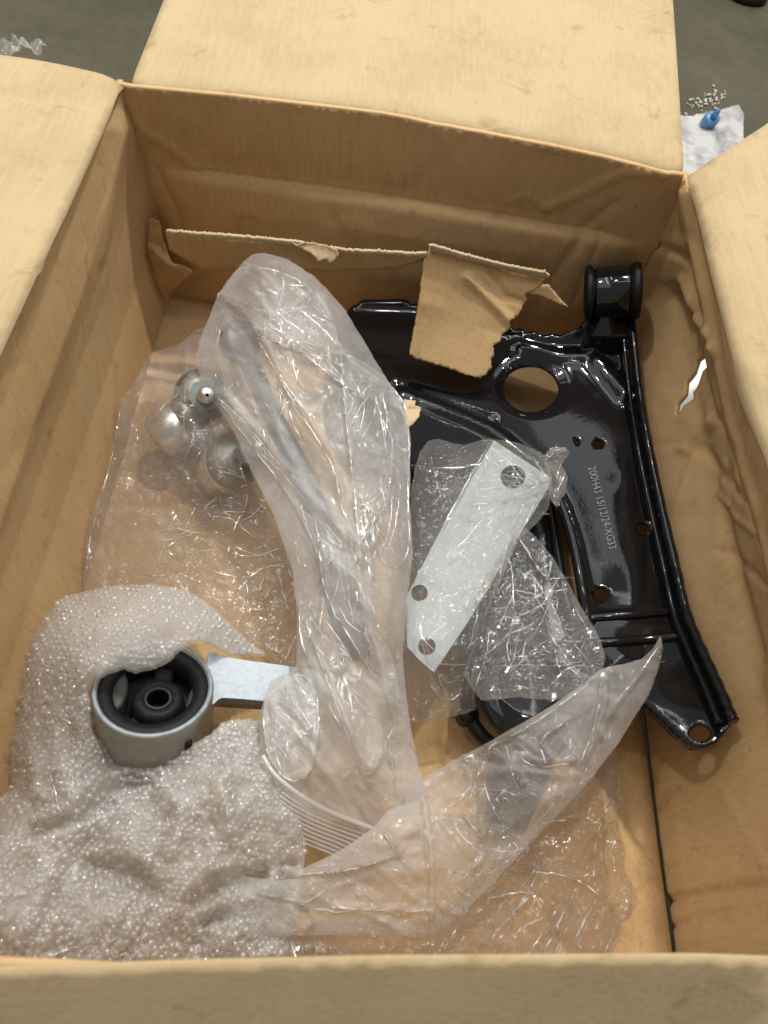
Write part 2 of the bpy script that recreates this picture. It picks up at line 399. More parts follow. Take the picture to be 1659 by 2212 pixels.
# ------------------------------------------------------------------ the carton
BOX = thing('cardboard_box', 'large open brown cardboard shipping carton with creased walls holding the metal parts', 'box', (0.03, .33, 0))
def boxpart(name, V, T, m, solid=.0045, offset=-1, **k):
    o = mk(name, V, T, m, None, solid=solid, offset=offset, **k)
    if m is not CBE and not name.endswith('wall') and name != 'front_flap': o.data.materials.append(CBX); o.modifiers['thickness'].material_offset_rim = 1
    o.parent = BOX; o.matrix_parent_inverse = Matrix.Translation(-Vector(BOX.location)); return o
def bilinear(c00, c10, c11, c01):
    c = [np.array(x, float) for x in (c00, c10, c11, c01)]
    return lambda u, v: ((1 - u) * (1 - v))[:, None] * c[0] + (u * (1 - v))[:, None] * c[1] + (u * v)[:, None] * c[2] + ((1 - u) * v)[:, None] * c[3]
def curve_z(xs, ys): return lambda t: np.interp(t, xs, ys)

def wall(name, corners, outline, holes, nrm, lines, step=.0036, rnd=(26, .0022, .03, .09), seed=1, prof=None, m=None, ck=1.0, **k):
    """corners: bottom-left, bottom-right, top-right, top-left of a warped rectangle;
       outline/holes given in (u,v); lines: creases in photo pixels, matched on the surface"""
    f = bilinear(*corners); W = np.linalg.norm(np.array(corners[1]) - corners[0]); HH = np.linalg.norm(np.array(corners[3]) - corners[0])
    sc = np.array([W, HH])
    V, T = tri(np.array(outline) * sc, [np.array(h) * sc for h in holes], step)
    uv = V / sc; p = f(uv[:, 0], uv[:, 1])
    px = np.stack(proj(p), 1)
    dz = np.zeros(len(V))
    if prof is not None: dz += prof(uv[:, 0], uv[:, 1])
    dz += creases(px, [(l, a * ck, w_ * (.5 + .5 * ck)) for l, a, w_ in lines])
    if rnd: dz += folds(V, rnd[0], rnd[1], rnd[2], rnd[3], seed) 
    dz += .0005 * vnoise(V, .05, seed)
    p = p + np.array(nrm) * dz[:, None]
    return boxpart(name, p, T, m or CB, **k), f

BL = PZ(265, 172, H); BR = PZ(1483, 372, H)
yb = (BL[1] + BR[1]) / 2
XL, XR = BL[0], BR[0]
FLc = np.array([XL - .002, .004, H - .003]); FRc = np.array([XR + .004, .012, H - .012])
BLb = np.array([XL + .014, yb + .022, 0.0]); BRb = np.array([XR + .014, yb + .024, 0.0])
FLb = np.array([XL + .022, .010, 0.0]); FRb = np.array([XR + .013, .012, 0.0])
SQ = [(0, 0), (1, 0), (1, 1), (0, 1)]
HB = PZ(*np.array([(265, 176), (282, 180), (500, 200), (830, 240), (1100, 292), (1300, 332), (1420, 362), (1483, 372)]).T, H)
HR = PZ(*np.array([(1900, 1900), (1780, 1420), (1672, 1010), (1604, 820), (1550, 610), (1512, 450), (1488, 380)]).T, H)
def top_bow(u, v, hinge, ax, c0, c1, o0, o1):
    t = (hinge[:, 1 - ax] - c0) / (c1 - c0); off_ = hinge[:, ax] - (o0 + (o1 - o0) * t); k = np.argsort(t)
    return np.interp(u, t[k], off_[k]) * np.clip((v - .55) / .45, 0, 1)
# back wall; its normal towards the inside is -y
def prof_back(u, v):
    e = np.minimum(u, 1 - u)
    return -np.interp(v, [0, .35, .655, .677, .72, 1], [.002, .010, .003, -.005, -.0055, 0]) * np.clip((e - .01) / .10, 0, 1) + top_bow(u, v, HB, 1, BL[0], BR[0], BL[1], BR[1])
wall('back_wall', (BLb, BRb, BR, BL), [(-.012, 0), (1.014, 0), (1.012, 1), (-.010, 1)], [], (0, 1, 0), [
    ([(270, 190), (300, 265), (350, 300), (430, 368)], -.0035, 16), ([(1180, 455), (1260, 420), (1350, 372), (1440, 366)], -.004, 18),
    ([(1160, 640), (1210, 560), (1275, 485), (1330, 440)], .005, 22), ([(1300, 500), (1270, 560), (1235, 640)], .005, 16),
    ([(340, 360), (385, 440), (400, 500)], .004, 18), ([(1090, 445), (1140, 430), (1180, 455)], -.002, 14),
    ([(300, 300), (325, 420), (360, 500)], .004, 22)], seed=3, ck=.5, prof=prof_back, rnd=(22, .0008, .02, .10), offset=1)
# left wall
def prof_left(u, v):      # u runs from the front to the back
    return np.interp(v, [0, .3, .62, 1], [-.004, -.012, -.010, 0]) * np.clip(u / .1, 0, 1) * np.clip((1 - u) / .04, 0, 1)
wall('left_wall', (FLb, BLb, BL, FLc), SQ, [], (1, 0, 0), [
    ([(258, 300), (225, 470), (180, 640), (90, 880), (10, 1130), (-60, 1330)], .006, 70),
    ([(262, 260), (250, 400), (230, 560)], .0015, 24)], seed=5, prof=prof_left, rnd=(14, .0007, .012, .10))
# right wall, torn open near the far corner
def prof_right(u, v):
    e = np.clip(u / .08, 0, 1) * np.clip((1 - u) / .05, 0, 1)
    return np.interp(v, [0, .10, .54, .57, 1], [.0, .004, .034, .034, 0]) * e + top_bow(u, v, HR, 0, FRc[1], BR[1], FRc[0], BR[0])
fR = bilinear(FRb, BRb, BR, FRc)
def uv_on_right(px, py):
    v = rays(np.array(px, float), np.array(py, float)); uu, vv = .8, .4
    for _ in range(30):
        p = fR(np.array([uu]), np.array([vv]))[0]; x = p[0] + float(prof_right(np.array([uu]), np.array([vv]))[0]); t = (x - CAM[0]) / v[0]; q = CAM + v * t
        y0 = FRb[1] + (BRb[1] - FRb[1]) * uu; vv = q[2] / H; uu = (q[1] - (FRb[1] * (1 - vv) + FRc[1] * vv)) / ((BRb[1] - FRb[1]) * (1 - vv) + (BR[1] - FRc[1]) * vv)
    return (uu, vv)
tear = [uv_on_right(1493 + (p[0] - 1493) * 1.2, 822 + (p[1] - 822) * 1.08) for p in [(1515, 752), (1517, 772), (1509, 800), (1508, 826), (1498, 842), (1499, 856), (1482, 870), (1474, 888), (1466, 886), (1470, 866), (1482, 848), (1484, 824), (1497, 806), (1501, 780), (1510, 762)]]
wall('right_wall', (FRb, BRb, BR, FRc), SQ, [tear], (1, 0, 0), [
    ([(1483, 385), (1470, 520), (1500, 640), (1515, 752)], -.006, 24), ([(1420, 600), (1455, 680), (1500, 720)], -.006, 20),
    ([(1400, 640), (1440, 740), (1474, 880)], .006, 24), ([(1515, 752), (1540, 900), (1590, 1100), (1640, 1300)], -.003, 20),
    ([(1474, 888), (1440, 930), (1420, 960)], -.004, 18), ([(1440, 960), (1500, 1030), (1545, 1070)], .003, 16),
    ([(1530, 450), (1570, 700), (1640, 950)], .003, 20), ([(1400, 520), (1450, 560), (1460, 640), (1440, 690)], .005, 16), ([(1480, 420), (1450, 520), (1400, 600)], -.004, 18), ([(1470, 880), (1500, 900), (1540, 1010), (1600, 1180)], .002, 12), ([(1500, 990), (1470, 1060), (1520, 1110), (1590, 1150)], -.0025, 9), ([(1480, 1180), (1560, 1230), (1600, 1260)], .0025, 14),
    ([(1500, 900), (1510, 1010), (1490, 1130), (1560, 1420)], .0025, 22),
    ([(1448, 1945), (1540, 1915), (1680, 1880)], .005, 18), ([(1450, 2000), (1500, 1975), (1520, 1970)], .003, 8)],
    seed=9, prof=prof_right, rnd=(40, .0012, .014, .07), offset=1)
# front wall: its inside faces away from the camera
FR2 = np.array(PZ(1640, 2062, H)); FR2[1] = .014
wall('front_wall', (FLb, FRb, FRc - [0, 0, .02], FLc - [0, 0, .010]), SQ, [], (0, -1, 0), [], seed=11, rnd=(8, .001, .04, .1), offset=-1)
# base
seam = []
V, T = tri([(XL + .001, .008), (XR + .0095, .008), (XR + .0105, yb + .024), (XL - .001, yb + .024)], [], .012)
z = .0015 * vnoise(V, .09, 4) + folds(V, 20, .0016, .03, .1, 13)
boxpart('bottom_flap', np.column_stack([V, z + .003]), T, CB, solid=.004, offset=-1)

# flaps: (hinge in photo pixels) -> outward sheet with a soft roll at the fold
def flap(name, hinge, out, length, lines, seed, m=CBF, n=60, roll=.010, rnd=(12, .0009, .02, .12), sag=0, **k):
    """hinge: list of 3D points; out: list of 3D outward unit vectors, one per hinge point"""
    hp = np.array(hinge, float); ov = np.array(out, float); ov /= np.linalg.norm(ov, axis=1)[:, None]
    cum = np.concatenate([[0], np.cumsum(np.linalg.norm(np.diff(hp, axis=0), axis=1))]); W = cum[-1]
    V, T = tri([(0, 0), (W, 0), (W, length), (0, length)], [], .008)
    s, t = V[:, 0], V[:, 1]
    hx = np.stack([np.interp(s, cum, hp[:, i]) for i in range(3)], 1); ox = np.stack([np.interp(s, cum, ov[:, i]) for i in range(3)], 1)
    p = hx + ox * t[:, None]
    p[:, 2] -= roll * .5 * np.exp(-t / roll * 1.6)          # rolls down into the wall
    p[:, 2] -= sag * t * t
    px = np.stack(proj(p), 1)
    p[:, 2] += creases(px, lines) + folds(V, *rnd, seed) + .0005 * vnoise(V, .07, seed)
    return boxpart(name, p, T, m, solid=k.get('solid', .0032), offset=1 if k.get('flip') else -1)
hz = .002
hb = [PZ(x, y, H + hz) for x, y in [(282, 180), (500, 200), (830, 240), (1100, 292), (1300, 332), (1420, 362), (1478, 372)]]
ob = [np.array([-.012, 1, .02])] + [np.array([.0, 1, .10])] * 2 + [np.array([.0, 1, .17])] * 3 + [np.array([0.006, 1, .22])]
flap('back_flap', hb, ob, .30, [([(430, 100), (445, 125)], -.002, 9), ([(585, 75), (600, 110)], -.0015, 8), ([(900, 262), (1100, 300), (1300, 345), (1440, 372)], -.0035, 14), ([(300, 195), (600, 228)], -.001, 12)], 21)
hl = [PZ(x, y, H + hz) for x, y in [(262, 178), (215, 285), (150, 430), (80, 580), (0, 752), (-120, 1010), (-300, 1400), (-560, 1960)]]
ol = [np.array([-1, .14 - .02 * i, .03 if i < 2 else .01]) for i in range(8)]
flap('left_flap', hl, ol, .30, [([(-40, 205), (100, 215), (190, 232), (258, 185)], -.004, 18), ([(-20, 330), (120, 380)], -.002, 14), ([(-20, 560), (110, 590)], -.002, 12)], 23, sag=.6)
hr = [PZ(x, y, H + hz) for x, y in [(1684 + 1700, 3000), (1900, 1900), (1780, 1420), (1672, 1010), (1604, 820), (1550, 610), (1512, 450), (1488, 380)]]
hr[0] = hr[1] + (hr[1] - hr[2]) * 1.0
orr = [np.array([1, .03 * i, .40]) for i in range(8)]
orr[-3] = np.array([1, .25, .42]); orr[-2] = np.array([1, .48, .44]); orr[-1] = np.array([1, .70, .46])
flap('right_flap', hr, orr, .30, [([(1500, 385), (1560, 340), (1680, 280)], -.004, 16), ([(1620, 800), (1700, 880)], .004, 16), ([(1600, 830), (1640, 1000), (1680, 1100)], -.003, 14)], 25)
hf = [PZ(x, y, H + hz) for x, y in [(1662, 2064), (1500, 2058), (1200, 2060), (830, 2062), (400, 2072), (0, 2086), (-400, 2100), (-700, 2110)]]
of = [np.array([.75, -1, -1.45]), np.array([.30, -1, -1.4])] + [np.array([0, -1, -1.35])] * 6
flap('front_flap', hf, of, .22, [], 27, roll=.0008, flip=True, solid=.0012)

# a torn inner sheet standing along the back wall, and its loose hanging piece
def sheet_py(name, poly, yfun, m, step=5, solid=.004, lines=(), seed=1, jit=.6, rnd=None, parent=BOX, offset=1):
    V, T = tri(poly, [], step, jit=jit)
    p = PY(V[:, 0], V[:, 1], yfun(V))
    if lines: p[:, 1] += creases(V, lines)
    if rnd: p[:, 1] += folds(V, *rnd, seed)
    return boxpart(name, p, T, m, solid=solid, offset=offset)
ys = yb - .056
sheet_py('inner_strip', [(358, 506), (400, 508), (520, 518), (640, 527), (700, 538), (760, 545), (850, 549), (893, 552), (921, 548), (916, 562), (890, 570), (860, 578), (790, 584), (700, 585), (560, 582), (435, 580), (400, 560), (366, 540)],
         lambda V: ys - .004 * np.sin(V[:, 0] / 90), CB, lines=[([(620, 540), (700, 560)], .003, 20)])
sheet_py('strip_top_edge', [(357, 500), (366, 499), (520, 511), (640, 522), (700, 534), (760, 541), (850, 545), (900, 548), (922, 546), (920, 556), (893, 557), (850, 553), (760, 549), (640, 531), (520, 520), (366, 510), (358, 510)],
         lambda V: ys - .0075, CBE, step=3, solid=.003, jit=.8)
sheet_py('torn_paper_tab', [(632, 522), (700, 528), (728, 540), (733, 552), (714, 570), (704, 560), (690, 562), (672, 545), (655, 538)], lambda V: ys - .012 - (V[:, 1] - 530) * .0002, CBE, step=3, solid=.0006, rnd=(14, .002, 12, 30), seed=2)
tf = [(930, 533), (945, 540), (1040, 565), (1120, 584), (1178, 592), (1186, 598), (1172, 608), (1168, 618), (1150, 630), (1134, 637), (1139, 650), (1128, 662), (1120, 682), (1102, 692), (1100, 712), (1086, 720), (1080, 736), (1066, 748), (1068, 764), (1060, 776), (1062, 792), (1050, 808), (1040, 817), (1020, 814), (950, 790), (900, 776), (886, 766), (887, 750), (905, 650), (916, 560)]
ZT = lambda x, y: float(PY(x, y, ys - .002)[2])
V, T = trip(tf, [], 5, jit=.9)
ztf = tps([(905, 650, .5 * (ZT(930, 533) + .092)), (1105, 700, .5 * (ZT(1186, 598) + .082)), (990, 670, .5 * (ZT(1060, 565) + .087)), (930, 533, ZT(930, 533)), (1186, 598, ZT(1186, 598)), (1060, 565, ZT(1060, 565)), (886, 766, .092), (1040, 817, .082)])
zq = ztf(V) + creases(V, [([(1010, 600), (1060, 650), (1110, 700)], .0022, 16), ([(1060, 590), (1090, 640), (1140, 655)], -.0015, 12)]) + folds(V, 10, .0006, 30, 80, 6)
boxpart('torn_hanging_piece', PZ(V[:, 0], V[:, 1], zq), T, CB, solid=.004)
sheet_py('torn_piece_top_edge', [(926, 531), (936, 531), (1040, 560), (1120, 579), (1176, 588), (1188, 596), (1176, 603), (1120, 590), (1040, 571), (945, 546), (930, 545)], lambda V: ys - .006, CBE, step=3, solid=.003, jit=.9)
sheet_py('torn_scrap', [(1150, 610), (1185, 616), (1205, 640), (1228, 664), (1200, 655), (1170, 640), (1140, 636)], lambda V: ys + .004 - (V[:, 1] - 610) * .0002, CB, step=4, solid=.003, jit=.8)
# corner paper hanging loose at the left
sheet_py('loose_corner_paper', [(322, 470), (345, 480), (352, 520), (372, 560), (420, 585), (400, 600), (352, 650), (345, 630), (330, 600), (318, 540)], lambda V: yb - .006 - (V[:, 0] - 320) * .00006, CB, step=4, solid=.001, rnd=(14, .003, 18, 60), seed=8)
# scrap at the edge of the middle bag
V, T = trip([(872, 862), (898, 864), (896, 874), (910, 880), (904, 900), (890, 918), (878, 925), (872, 900)], [], 4, jit=.8)
boxpart('torn_scrap', PZ(V[:, 0], V[:, 1], .104 + .002 * vnoise(V, 12, 3)), T, CBE, solid=.003)

# ------------------------------------------------------------------ black pressed-steel control arm
ARM = thing('control_arm', 'glossy black pressed steel suspension control arm lying along the right side of the carton', 'car part', tuple(P(1400, 1200, .0)))
def sub(root, o):
    o.parent = root; o.matrix_parent_inverse = Matrix.Translation(-Vector(root.location)); return o
arm_z = tps([(1352, 640, .114), (1362, 720, .100), (1378, 800, .088), (1396, 950, .0825), (1428, 1100, .080), (1460, 1230, .079), (1478, 1320, .084), (1512, 1400, .096), (1556, 1490, .112), (1586, 1556, .124), (1512, 1583, .117), (1470, 1590, .112), (1400, 1500, .098), (1300, 1505, .082), (1390, 1395, .080),
             (1370, 1318, .079), (1300, 1280, .0700), (1380, 1200, .0755), (1300, 1200, .0700), (1300, 1100, .0720), (1300, 950, .0745), (1220, 1000, .0685), (1350, 820, .0825), (1150, 820, .073), (1300, 760, .086), (1320, 700, .104), (1320, 650, .118), (1200, 750, .081), (1000, 760, .064), (850, 720, .060),
             (760, 680, .058), (900, 950, .054), (1050, 980, .058), (760, 850, .050), (1230, 1200, .0650), (1270, 1330, .073), (1190, 1440, .066)], 1e-3)
outer = smooth_poly([(1352, 640), (1366, 700), (1378, 800), (1396, 950), (1428, 1100), (1460, 1230), (1478, 1320), (1512, 1400), (1556, 1490), (1586, 1556), (1582, 1572), (1556, 1606), (1530, 1616), (1500, 1614), (1474, 1596), (1440, 1562), (1398, 1524), (1378, 1512), (1300, 1512), (1180, 1505), (1180, 1400), (1262, 1340), (1254, 1260), (1240, 1180), (1216, 1100), (1186, 1040), (1130, 1000), (1060, 1010), (960, 1030), (860, 1010), (740, 930), (710, 800), (730, 680), (765, 652), (830, 645), (900, 655), (1000, 680), (1080, 700), (1140, 716), (1190, 724), (1236, 716), (1262, 694), (1274, 662), (1276, 630)], 1)
def circ(cx, cy, rx, ry, n=40, a=0): return [(cx + rx * math.cos(t) * math.cos(a) - ry * math.sin(t) * math.sin(a), cy + rx * math.cos(t) * math.sin(a) + ry * math.sin(t) * math.cos(a)) for t in np.linspace(0, 2 * math.pi, n, endpoint=False)]
hls = [circ(1150, 832, 60, 50), circ(1293, 957, 11, 9, 20), circ(1388, 1142, 16, 13, 24), circ(1299, 1283, 17, 15, 24), circ(1512, 1583, 22, 20, 28), circ(1247, 953, 6, 5, 12)]
V, T = trip(outer, hls, 7, rjit=.02)
ze = arm_z(V)
# rounded flanges: the edge rises, then turns down
def lip(V, line, w0, hgt):
    d = seg_dist(V, line, False); return hgt * np.exp(-(d / w0) ** 2)
right_edge = [(1352, 640), (1366, 700), (1378, 800), (1396, 950), (1428, 1100), (1460, 1230), (1478, 1320), (1512, 1400), (1556, 1490), (1580, 1550)]
left_edge = [(1262, 1340), (1254, 1260), (1240, 1180), (1216, 1100), (1186, 1040), (1130, 990), (1050, 930), (960, 890), (870, 850)]
top_edge = [(765, 652), (900, 655), (1080, 700), (1140, 716), (1190, 724), (1236, 716), (1262, 694)]
ze += lip(V, right_edge, 15, .011) + lip(V, left_edge, 12, .006) + lip(V, top_edge, 13, .007)
ze += lip(V, [(905, 878), (1000, 905), (1090, 950), (1150, 1010)], 12, .003) + lip(V, [(860, 835), (940, 860), (1060, 905)], 12, -.003)
ze += lip(V, [(1120, 742), (1200, 768), (1260, 770), (1300, 745)], 12, .003)
for pth, w0, hh in (([(1284, 786), (1345, 856)], 13, .009), ([(1275, 1333), (1462, 1322)], 9, .003)): ze += lip(V, pth, w0, hh)
d = np.hypot((V[:, 0] - 1150) / 60, (V[:, 1] - 832) / 50); ze -= .006 * np.exp(-((d - 1) / .26) ** 2)      # dished rim of the large hole
d = np.hypot((V[:, 0] - 1350) / 34, (V[:, 1] - 1030) / 24); ze += .0008 * np.exp(-d ** 2)
edge = seg_dist(V, outer); ze -= .009 * np.clip(1 - edge / 6, 0, 1)
pA = PZ(V[:, 0], V[:, 1], arm_z(V)); pA[:, 2] = ze
pA = np.array(pA)
armp = mk('plate', pA, T, PAINT, None, solid=.0035, offset=-1); sub(ARM, armp)
# step between the two bright folds
def strip3(name, pts, zf, wd, hgt, m, root):
    path = [P(x, y, float(zf(np.array([[x, y]]))[0]) + hgt) for x, y in pts]
    V_, F_ = tube_mesh(path, wd, 12); return sub(root, mk(name, V_, F_, m))
strip3('fold', smooth_poly([(1270, 1336), (1340, 1330), (1466, 1321)], 2, False), arm_z, .0045, .0005, PAINT, ARM)
strip3('fold', smooth_poly([(1285, 1389), (1380, 1383), (1478, 1374)], 2, False), arm_z, .0042, .0005, PAINT, ARM)
# welded rim bead down the right flange
pth = smooth_poly([(1362, 668), (1372, 760), (1380, 840), (1398, 950), (1430, 1100), (1462, 1232), (1480, 1320), (1514, 1400), (1552, 1480), (1584, 1556)], 3, False)
path = [P(x, y, float(arm_z(np.array([[x, y]]))[0]) + .011) for x, y in pth]
V_, F_ = tube_mesh(path, [.0042 + .0006 * math.sin(i * 1.7) * random.random() for i in range(len(path))], 12); sub(ARM, mk('flange', V_, F_, PAINT))
path = [p + Vector((-.0085, 0, -.0050)) for p in path]
V_, F_ = tube_mesh(path, [.0024 + .0005 * math.sin(i * 2.1) * random.random() for i in range(len(path))], 10); sub(ARM, mk('flange', V_, F_, PAINT))
pth = smooth_poly([(1268, 1338), (1256, 1262), (1242, 1182), (1218, 1102), (1188, 1042)], 3, False)
path = [P(x, y, float(arm_z(np.array([[x, y]]))[0]) + .001) for x, y in pth]
V_, F_ = tube_mesh(path, .005, 12); sub(ARM, mk('flange', V_, F_, PAINT))
# bushing and its sleeve at the far end
yc = .632
bl, br = PV(1262, 634, yc), PV(1384, 628, yc - .004)
ax = (br - bl).normalized(); L_ = (br - bl).length
q = ax.to_track_quat('Z', 'Y').to_matrix().to_4x4(); MB = Matrix.Translation(bl) @ q
R_ = .0258
bsh = lathe('bushing', [(.006, 0), (R_ * .80, 0), (R_ * 1.02, .001), (R_ * 1.10, .004), (R_ * 1.06, .0075), (R_ * .92, .009), (R_ * .90, L_ - .011), (R_ * 1.05, L_ - .010), (R_ * 1.13, L_ - .006), (R_ * 1.07, L_ - .001), (R_ * .8, L_), (.006, L_)], RUB, None, MB); sub(ARM, bsh)
slv = lathe('bushing_sleeve', [(R_ * .9, .011), (R_ * .985, .011), (R_ * 1.0, .012), (R_ * 1.0, L_ - .013), (R_ * .985, L_ - .012), (R_ * .9, L_ - .012)], PAINT, None, MB); sub(ARM, slv)
# cheek that wraps the sleeve
V, T = trip([(1276, 690), (1284, 640), (1300, 632), (1350, 628), (1362, 640), (1366, 700), (1370, 770), (1300, 780), (1258, 770), (1240, 745), (1262, 720)], [], 5, rjit=.02)
zz = arm_z(V) + .010 + .004 * np.exp(-((V[:, 0] - 1322) / 30) ** 2) - .012 * np.clip(1 - seg_dist(V, [(1240, 745), (1262, 720), (1276, 690), (1284, 640)], False) / 16, 0, 1)
zz -= .016 * np.clip((V[:, 1] - 725) / 50, 0, 1)
sub(ARM, mk('neck', PZ(V[:, 0], V[:, 1], zz), T, PAINT, None, solid=.003))
# laser-marked number, flat on the plate
def marking(s, p0, p1, hpx, m, root):
    cu = bpy.data.curves.new('marking', 'FONT'); cu.body = s; cu.size = 1.0
    ob = bpy.data.objects.new('marking_tmp', cu); COL.objects.link(ob)
    bpy.context.view_layer.update()
    me = bpy.data.meshes.new_from_object(ob.evaluated_get(bpy.context.evaluated_depsgraph_get())); bpy.data.objects.remove(ob)
    vs = np.array([v.co[:] for v in me.vertices]); vs[:, :2] -= vs[:, :2].min(0); W = vs[:, 0].max(); Hh = vs[:, 1].max()
    p0 = np.array(p0, float); p1 = np.array(p1, float); a = (p1 - p0); n = np.array([a[1], -a[0]]); n /= np.hypot(*n)
    px = p0 + np.outer(vs[:, 0] / W, a) + np.outer(vs[:, 1] / Hh * hpx, n)
    w3 = PZ(px[:, 0], px[:, 1], arm_z(px) + .0007)
    for v, c in zip(me.vertices, w3): v.co = c
    me.name = 'marking'; return sub(root, link('marking', me, m, None, smooth=False))
MARK = metal('laser_etched_grey', (.17, .175, .165), .6, .2, 400, met=0, var=.6)
marking('200H43 15/12/24-XG33', (1270, 1010), (1316, 1187), 17, MARK, ARM)

# a second arm underneath, seen through the films; its round bush stands at its end
ARM2 = thing('control_arm', 'second black control arm lying under the pale bracket and clear bags, mostly hidden', 'car part', tuple(P(1080, 1250, 0)))
a2z = tps([(900, 900, .036), (1180, 1050, .044), (1250, 1480, .060), (1040, 1500, .058), (900, 1150, .040), (1000, 1300, .050), (1150, 1300, .052)])
V, T = trip(smooth_poly([(880, 870), (960, 880), (1050, 905), (1140, 965), (1182, 1040), (1196, 1120), (1204, 1220), (1222, 1310), (1256, 1390), (1282, 1450), (1280, 1500), (1200, 1515), (1060, 1515), (1030, 1480), (1010, 1420), (985, 1350), (930, 1280), (890, 1210), (876, 1100)], 2), [circ(1150, 1250, 24, 22, 26)], 8, rjit=.02)
zz = a2z(V) - .010 * np.clip(1 - seg_dist(V, [(880, 870), (960, 880), (1050, 905), (1140, 965), (1182, 1040), (1196, 1120), (1204, 1220), (1222, 1310), (1256, 1390), (1282, 1450)], False) / 14, 0, 1) + lip(V, [(900, 930), (1020, 960), (1100, 1040), (1130, 1150), (1150, 1400)], 16, .007) + lip(V, [(1040, 1420), (1150, 1410), (1250, 1420)], 10, .004)
sub(ARM2, mk('plate', PZ(V[:, 0], V[:, 1], zz), T, PAINT, None, solid=.003))
pth = smooth_poly([(1160, 1000), (1190, 1080), (1202, 1180), (1222, 1300), (1262, 1400)], 3, False)
V_, F_ = tube_mesh([P(x, y, float(a2z(np.array([[x, y]]))[0]) - .003) for x, y in pth], .0045, 12); sub(ARM2, mk('flange', V_, F_, PAINT))

# ------------------------------------------------------------------ flat three-hole bracket in the small bag
brk_z = tps([(1065, 950, .098), (1190, 1030, .096), (935, 1450, .088), (880, 1300, .090), (1050, 1200, .092)])
def bracket():
    root = thing('metal_bracket', 'flat pale zinc three-hole bracket with clipped corners inside a small clear bag', 'bracket', tuple(P(1030, 1200, .085)))
    V, T = trip([(1067, 951), (1190, 1032), (1188, 1048), (1120, 1160), (1010, 1345), (937, 1453), (905, 1425), (880, 1398), (874, 1296), (960, 1130)], [circ(1108, 1030, 27, 25), circ(906, 1281, 18, 18, 30), circ(922, 1396, 19, 19, 30)], 12, rjit=.02)
    o = sub(root, mk('plate', PZ(V[:, 0], V[:, 1], brk_z(V)), T, ZINC, None, solid=.004, bevel=.0005, smooth=False))
bracket()

# ------------------------------------------------------------------ strut mount: aluminium eye, rubber bush and flat bar
RG = thing('strut_mount', 'cast aluminium dog-bone strut mount with black rubber bush, half wrapped in bubble wrap', 'car part', tuple(P(330, 1500, .06)))
ringc = P(332, 1484, .098)
Rr = (P(455, 1484, .098) - ringc).length * 1.0
MR = Matrix.Translation(ringc) @ Matrix.Rotation(math.radians(-17), 4, 'X') @ Matrix.Rotation(math.radians(3), 4, 'Y')
Hr = .052
hs = lathe('housing', [(Rr * .955, 0), (Rr * 1.03, .0), (Rr * 1.055, -.002), (Rr * 1.05, -.006), (Rr * 1.07, -Hr * .5), (Rr * 1.10, -Hr), (Rr * .965, -Hr)], CAST, None, MR); sub(RG, hs)
lip_ = lathe('rim', [(Rr * .97, -.001), (Rr * .97, .0012), (Rr * 1.03, .0012), (Rr * 1.045, -.0005)], ALU, None, MR, close=False); sub(RG, lip_)
rb = lathe('rubber_ring', [(Rr * .70, -.004), (Rr * .80, -.0012), (Rr * .93, -.0008), (Rr * .965, -.003), (Rr * .965, -Hr + .004), (Rr * .70, -Hr + .004)], RUB, None, MR); sub(RG, rb)
off = Matrix.Translation((Rr * .10, -Rr * .10, 0))
cr = lathe('inner_sleeve', [(Rr * .20, -.010), (Rr * .24, -.006), (Rr * .40, -.006), (Rr * .46, -.012), (Rr * .50, -.026), (Rr * .50, -Hr), (Rr * .20, -Hr)], RUB, None, MR @ off); sub(RG, cr)
cr2 = lathe('sleeve_lip', [(Rr * .185, -.009), (Rr * .20, -.0065), (Rr * .235, -.0065), (Rr * .25, -.009)], RUBG, None, MR @ off); sub(RG, cr2)
def blob(name, cx_, cy_, rx, ry, z0, z1, m, rot=0, root=RG, M=MR, n=32, rings=6):
    V = []; Fc = []
    prof = [(1.0, z1), (1.0, z0 - .004), (.96, z0 - .0015), (.85, z0 - .0003), (.5, z0), (.05, z0 + .0002)]
    for s, z in prof:
        for i in range(n):
            a = 2 * math.pi * i / n; x, y = s * rx * math.cos(a), s * ry * math.sin(a)
            V.append(M @ Vector((cx_ + x * math.cos(rot) - y * math.sin(rot), cy_ + x * math.sin(rot) + y * math.cos(rot), z)))
    for j in range(len(prof) - 1):
        for i in range(n): Fc.append((j * n + i, j * n + (i + 1) % n, (j + 1) * n + (i + 1) % n, (j + 1) * n + i))
    Fc.append(tuple((len(prof) - 1) * n + i for i in range(n)))
    return sub(root, mk(name, V, Fc, m))
blob('bump_stop', -Rr * .62, -.05 * Rr, Rr * .17, Rr * .42, -.006, -Hr + .006, RUBG, .12)
blob('bump_stop', Rr * .72, -.02 * Rr, Rr * .13, Rr * .42, -.011, -Hr + .006, RUBG, .05)
blob('rubber_spoke', -Rr * .22, -.52 * Rr, Rr * .5, Rr * .14, -.016, -Hr + .006, RUB, .9)
blob('rubber_spoke', Rr * .52, -.50 * Rr, Rr * .42, Rr * .13, -.016, -Hr + .006, RUB, -.7)
blob('rubber_spoke', Rr * .05, .55 * Rr, Rr * .18, Rr * .40, -.014, -Hr + .006, RUB, 0)
blob('web', 0, 0, Rr * .96, Rr * .96, -.024, -.030, RUB, 0)
